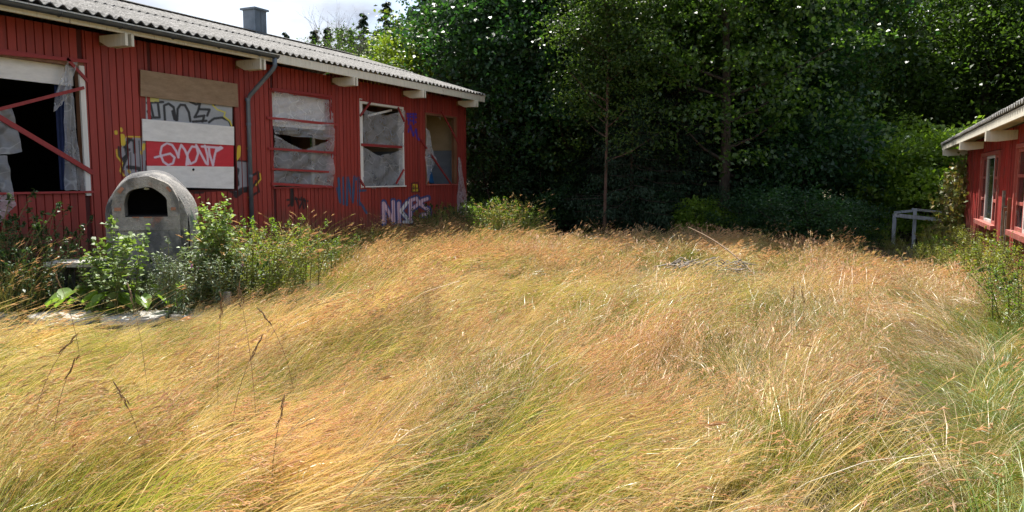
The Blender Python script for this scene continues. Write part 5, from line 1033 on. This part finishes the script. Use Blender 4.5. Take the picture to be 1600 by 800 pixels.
def ch_main(near):
    def f(x, y, D, px):
        v = vnoise(x, y, 1.1, 7) + .45 * vnoise(x, y, 3.1, 9) + .25 * g.normal(size=len(x)); k = np.where(v > .85, 'near_flat', np.where(v > -.25, 'near_mid', 'near_up')) if near else np.where(v > .2, 'far_mid', 'far_up')
        k = k.astype(object); gp_ = vnoise(x, y, 1.4, 12) + .3 * g.normal(size=len(x)); keep = ~((gp_ > .95) & (g.random(len(x)) < .75))
        gm = ((px - 1110) / 125) ** 2 + ((D - 11.8) / 1.5) ** 2 < 1 + .3 * g.normal(size=len(x)); k[gm] = 'lush'; keep &= ~(gm & (g.random(len(x)) < .8)); rp = (px > 1340) & (D < 8.5) & (px < 1560); k[rp & (g.random(len(x)) < .6)] = 'bleached'; k[(px > 1565 + 25 * g.normal(size=len(x))) & (D < 7.6)] = 'lush'; k[(px > 1360) & (px < 1540) & (D < 4.6) & (g.random(len(x)) < .5)] = 'rusty'
        keep &= ~((px > 1525) & (D < 8.2) & (g.random(len(x)) < .3))
        return k, keep
    return f
def ch_green(near):
    def f(x, y, D, px):
        gp_ = vnoise(x, y, 1.4, 12) + .3 * g.normal(size=len(x)); return np.array(['near_green' if near else 'far_green'] * len(x), dtype=object), (gp_ > .0) | (g.random(len(x)) < .45)
    return f
lay(31, 1.9, 6.5, ch_main(True)); lay(24, 6.5, 10, ch_main(True), 1.0, 1.25); lay(17, 10, 21.5, ch_main(False), .85, 1.2)
lay(22, 1.9, 6.5, ch_green(True), wild=1.5); lay(16, 6.5, 10, ch_green(True), .9, 1.3, wild=1.5); lay(11, 10, 21.5, ch_green(False), wild=1.5)
def ch_streak(x, y, D, px): return np.array(['streak'] * len(x), dtype=object), vnoise(x, y, 1.1, 7) + .4 * g.normal(size=len(x)) > .1 + 1.2 * (px > 1280)
lay(9, 1.9, 8.5, ch_streak, .8, 1.2)
scatter('meadow_grass', src, np.concatenate(POS), np.concatenate(ROT), np.concatenate(SCL), np.concatenate(IDX), 'long dry lodged meadow grass with green and reddish patches')
# lone seed stalks standing above the near grass
def stalk(seed, h, bend, heads=5):
    q = random.Random(seed); a = q.uniform(-.6, .6); pts = []
    for i in range(9): t = i / 8; pts.append(Vector((bend * h * t ** 2.2 * math.cos(a), bend * h * t ** 2.2 * math.sin(a), h * t - .25 * abs(bend) * h * t ** 4)))
    mb = MB(); mb.tube(pts, [.0018] * 6 + [.0015, .0012, .001], 4, False); hd = MB(); e = pts[-1]; d = (pts[-1] - pts[-2]).normalized()
    for k in range(heads): t = k / heads; c = e - d * .14 * t + Vector((q.uniform(-.008, .008), q.uniform(-.008, .008), 0)); dd = (d + Vector((q.uniform(-.5, .5), q.uniform(-.5, .5), q.uniform(-.2, .4))) * .5).normalized(); L = .03 + .012 * q.random(); hd.tube([c, c + dd * L * .4, c + dd * L], [.0015, .0042, .001], 5)
    return [pmesh('stem', mb.v, mb.f, M['brown_stem']), pmesh('seed_head', hd.v, hd.f, M['brown_stem'])]
for i, (px, D, h, b_, lb) in enumerate(((222, 4.6, .98, -.25, 'tall brown seed stalk bending left, in the near grass below the oven'), (330, 4.3, .95, .1, 'tall straight seed stalk in the near grass, left one of the close pair'), (392, 4.3, 1.0, -.08, 'tall seed stalk with the highest dark head, right one of the close pair'), (345, 3.9, .8, .22, 'seed stalk leaning right between the close pair and the front'), (455, 4.9, .78, -.3, 'short seed stalk with a nodding dark head, right of the close pair'), (60, 3.8, .75, .25, 'seed stalk leaning right near the left end of the near grass'), (30, 4.1, .8, .32, 'seed stalk with pale brown head at the far left of the near grass'), (410, 3.4, .6, .12, 'low seed stalk with loose spikelets in front of the tall pair'), (215, 3.7, .62, -.2, 'low drooping seed stalk in the near grass at the left'), (1240, 6.2, .72, .02, 'upright rusty stalk in the grass in the right half of the meadow'), (1262, 6.3, .7, -.05, 'second upright rusty stalk beside the first in the right half of the meadow'), (118, 5.6, .95, -.15, 'thin seed stalk rising before the paving stones at the left'))):
    e = empty('seed_stalk', at_depth(px, D), lb, 'grass stalk', 'lone seed stalks', i * .1)
    for me in stalk(i + 3, h, b_, 8 if D < 5 else 5): link(me.name.split('.')[0], me, e)
# tall golden grass clumps along the wall and edge, each a clump of its own
tk = [tuft('golden', 85, 1.15, 4, 34, .28, .0045, 1.6, .8, [GG, GH], 300 + v, segs=4, headw=.0065, headlen=.13, droop=.6) for v in range(3)]
for i, (px, D, s, lb) in enumerate(((405, 9.9, 1.0, 'tall golden seeding grass before the downpipe'), (440, 10.6, 1.0, 'tall golden seeding grass below the three-batten window, left one'), (475, 11.6, .95, 'tall golden seeding grass below the three-batten window, right one'), (375, 9.7, .9, 'tall golden grass behind the broken side table'), (520, 13.2, .7, 'golden grass below the blue sprayed letters'), (570, 15.0, .7, 'golden grass below the white-framed window'), (625, 17, .7, 'golden grass below the white and blue sprayed letters'), (770, 18.6, 1.0, 'tall bright grass clump right of the far building corner, left one'), (800, 18.4, 1.1, 'tall bright grass clump right of the far building corner, tallest one'), (825, 18.8, .95, 'tall bright grass clump right of the far building corner, right one'), (-10, 8.2, .7, 'tall golden grass at the left end of the weeds, front one'), (8, 8.6, .75, 'tall golden grass among nettles below the big dark window'), (60, 8.9, .5, 'thin golden grass before the left side table'), (940, 18.9, .6, 'grass clump at the foot of the thin reddish trunk'), (1190, 17.2, .6, 'grass clump with feathery heads right of the middle tree'), (1340, 15.2, .65, 'dark seeding grass clump before the shade at the right'), (1520, 13.2, .6, 'seeding grass clump before the right-hand building corner'))):
    me = tk[i % 3].data; o = link('tall_grass_clump', me, None, at_depth(px, D)); o.scale = (s, s, s); o.rotation_euler = (0, 0, i * 1.9); tag(o, lb, 'grass clump', 'tall seeding grass clumps')

# two look-alikes that share a label: say which stands nearer
seen = {}
for o in COL.objects:
    if o.parent is None and o.get('label'): seen.setdefault(o['label'], []).append(o)
for lb, os_ in seen.items():
    if len(os_) == 2 and len(lb.split()) <= 14:
        os_.sort(key=lambda o: o.location.length)
        for o, w_ in zip(os_, ('nearer one', 'farther one')): o['label'] = lb + ', ' + w_
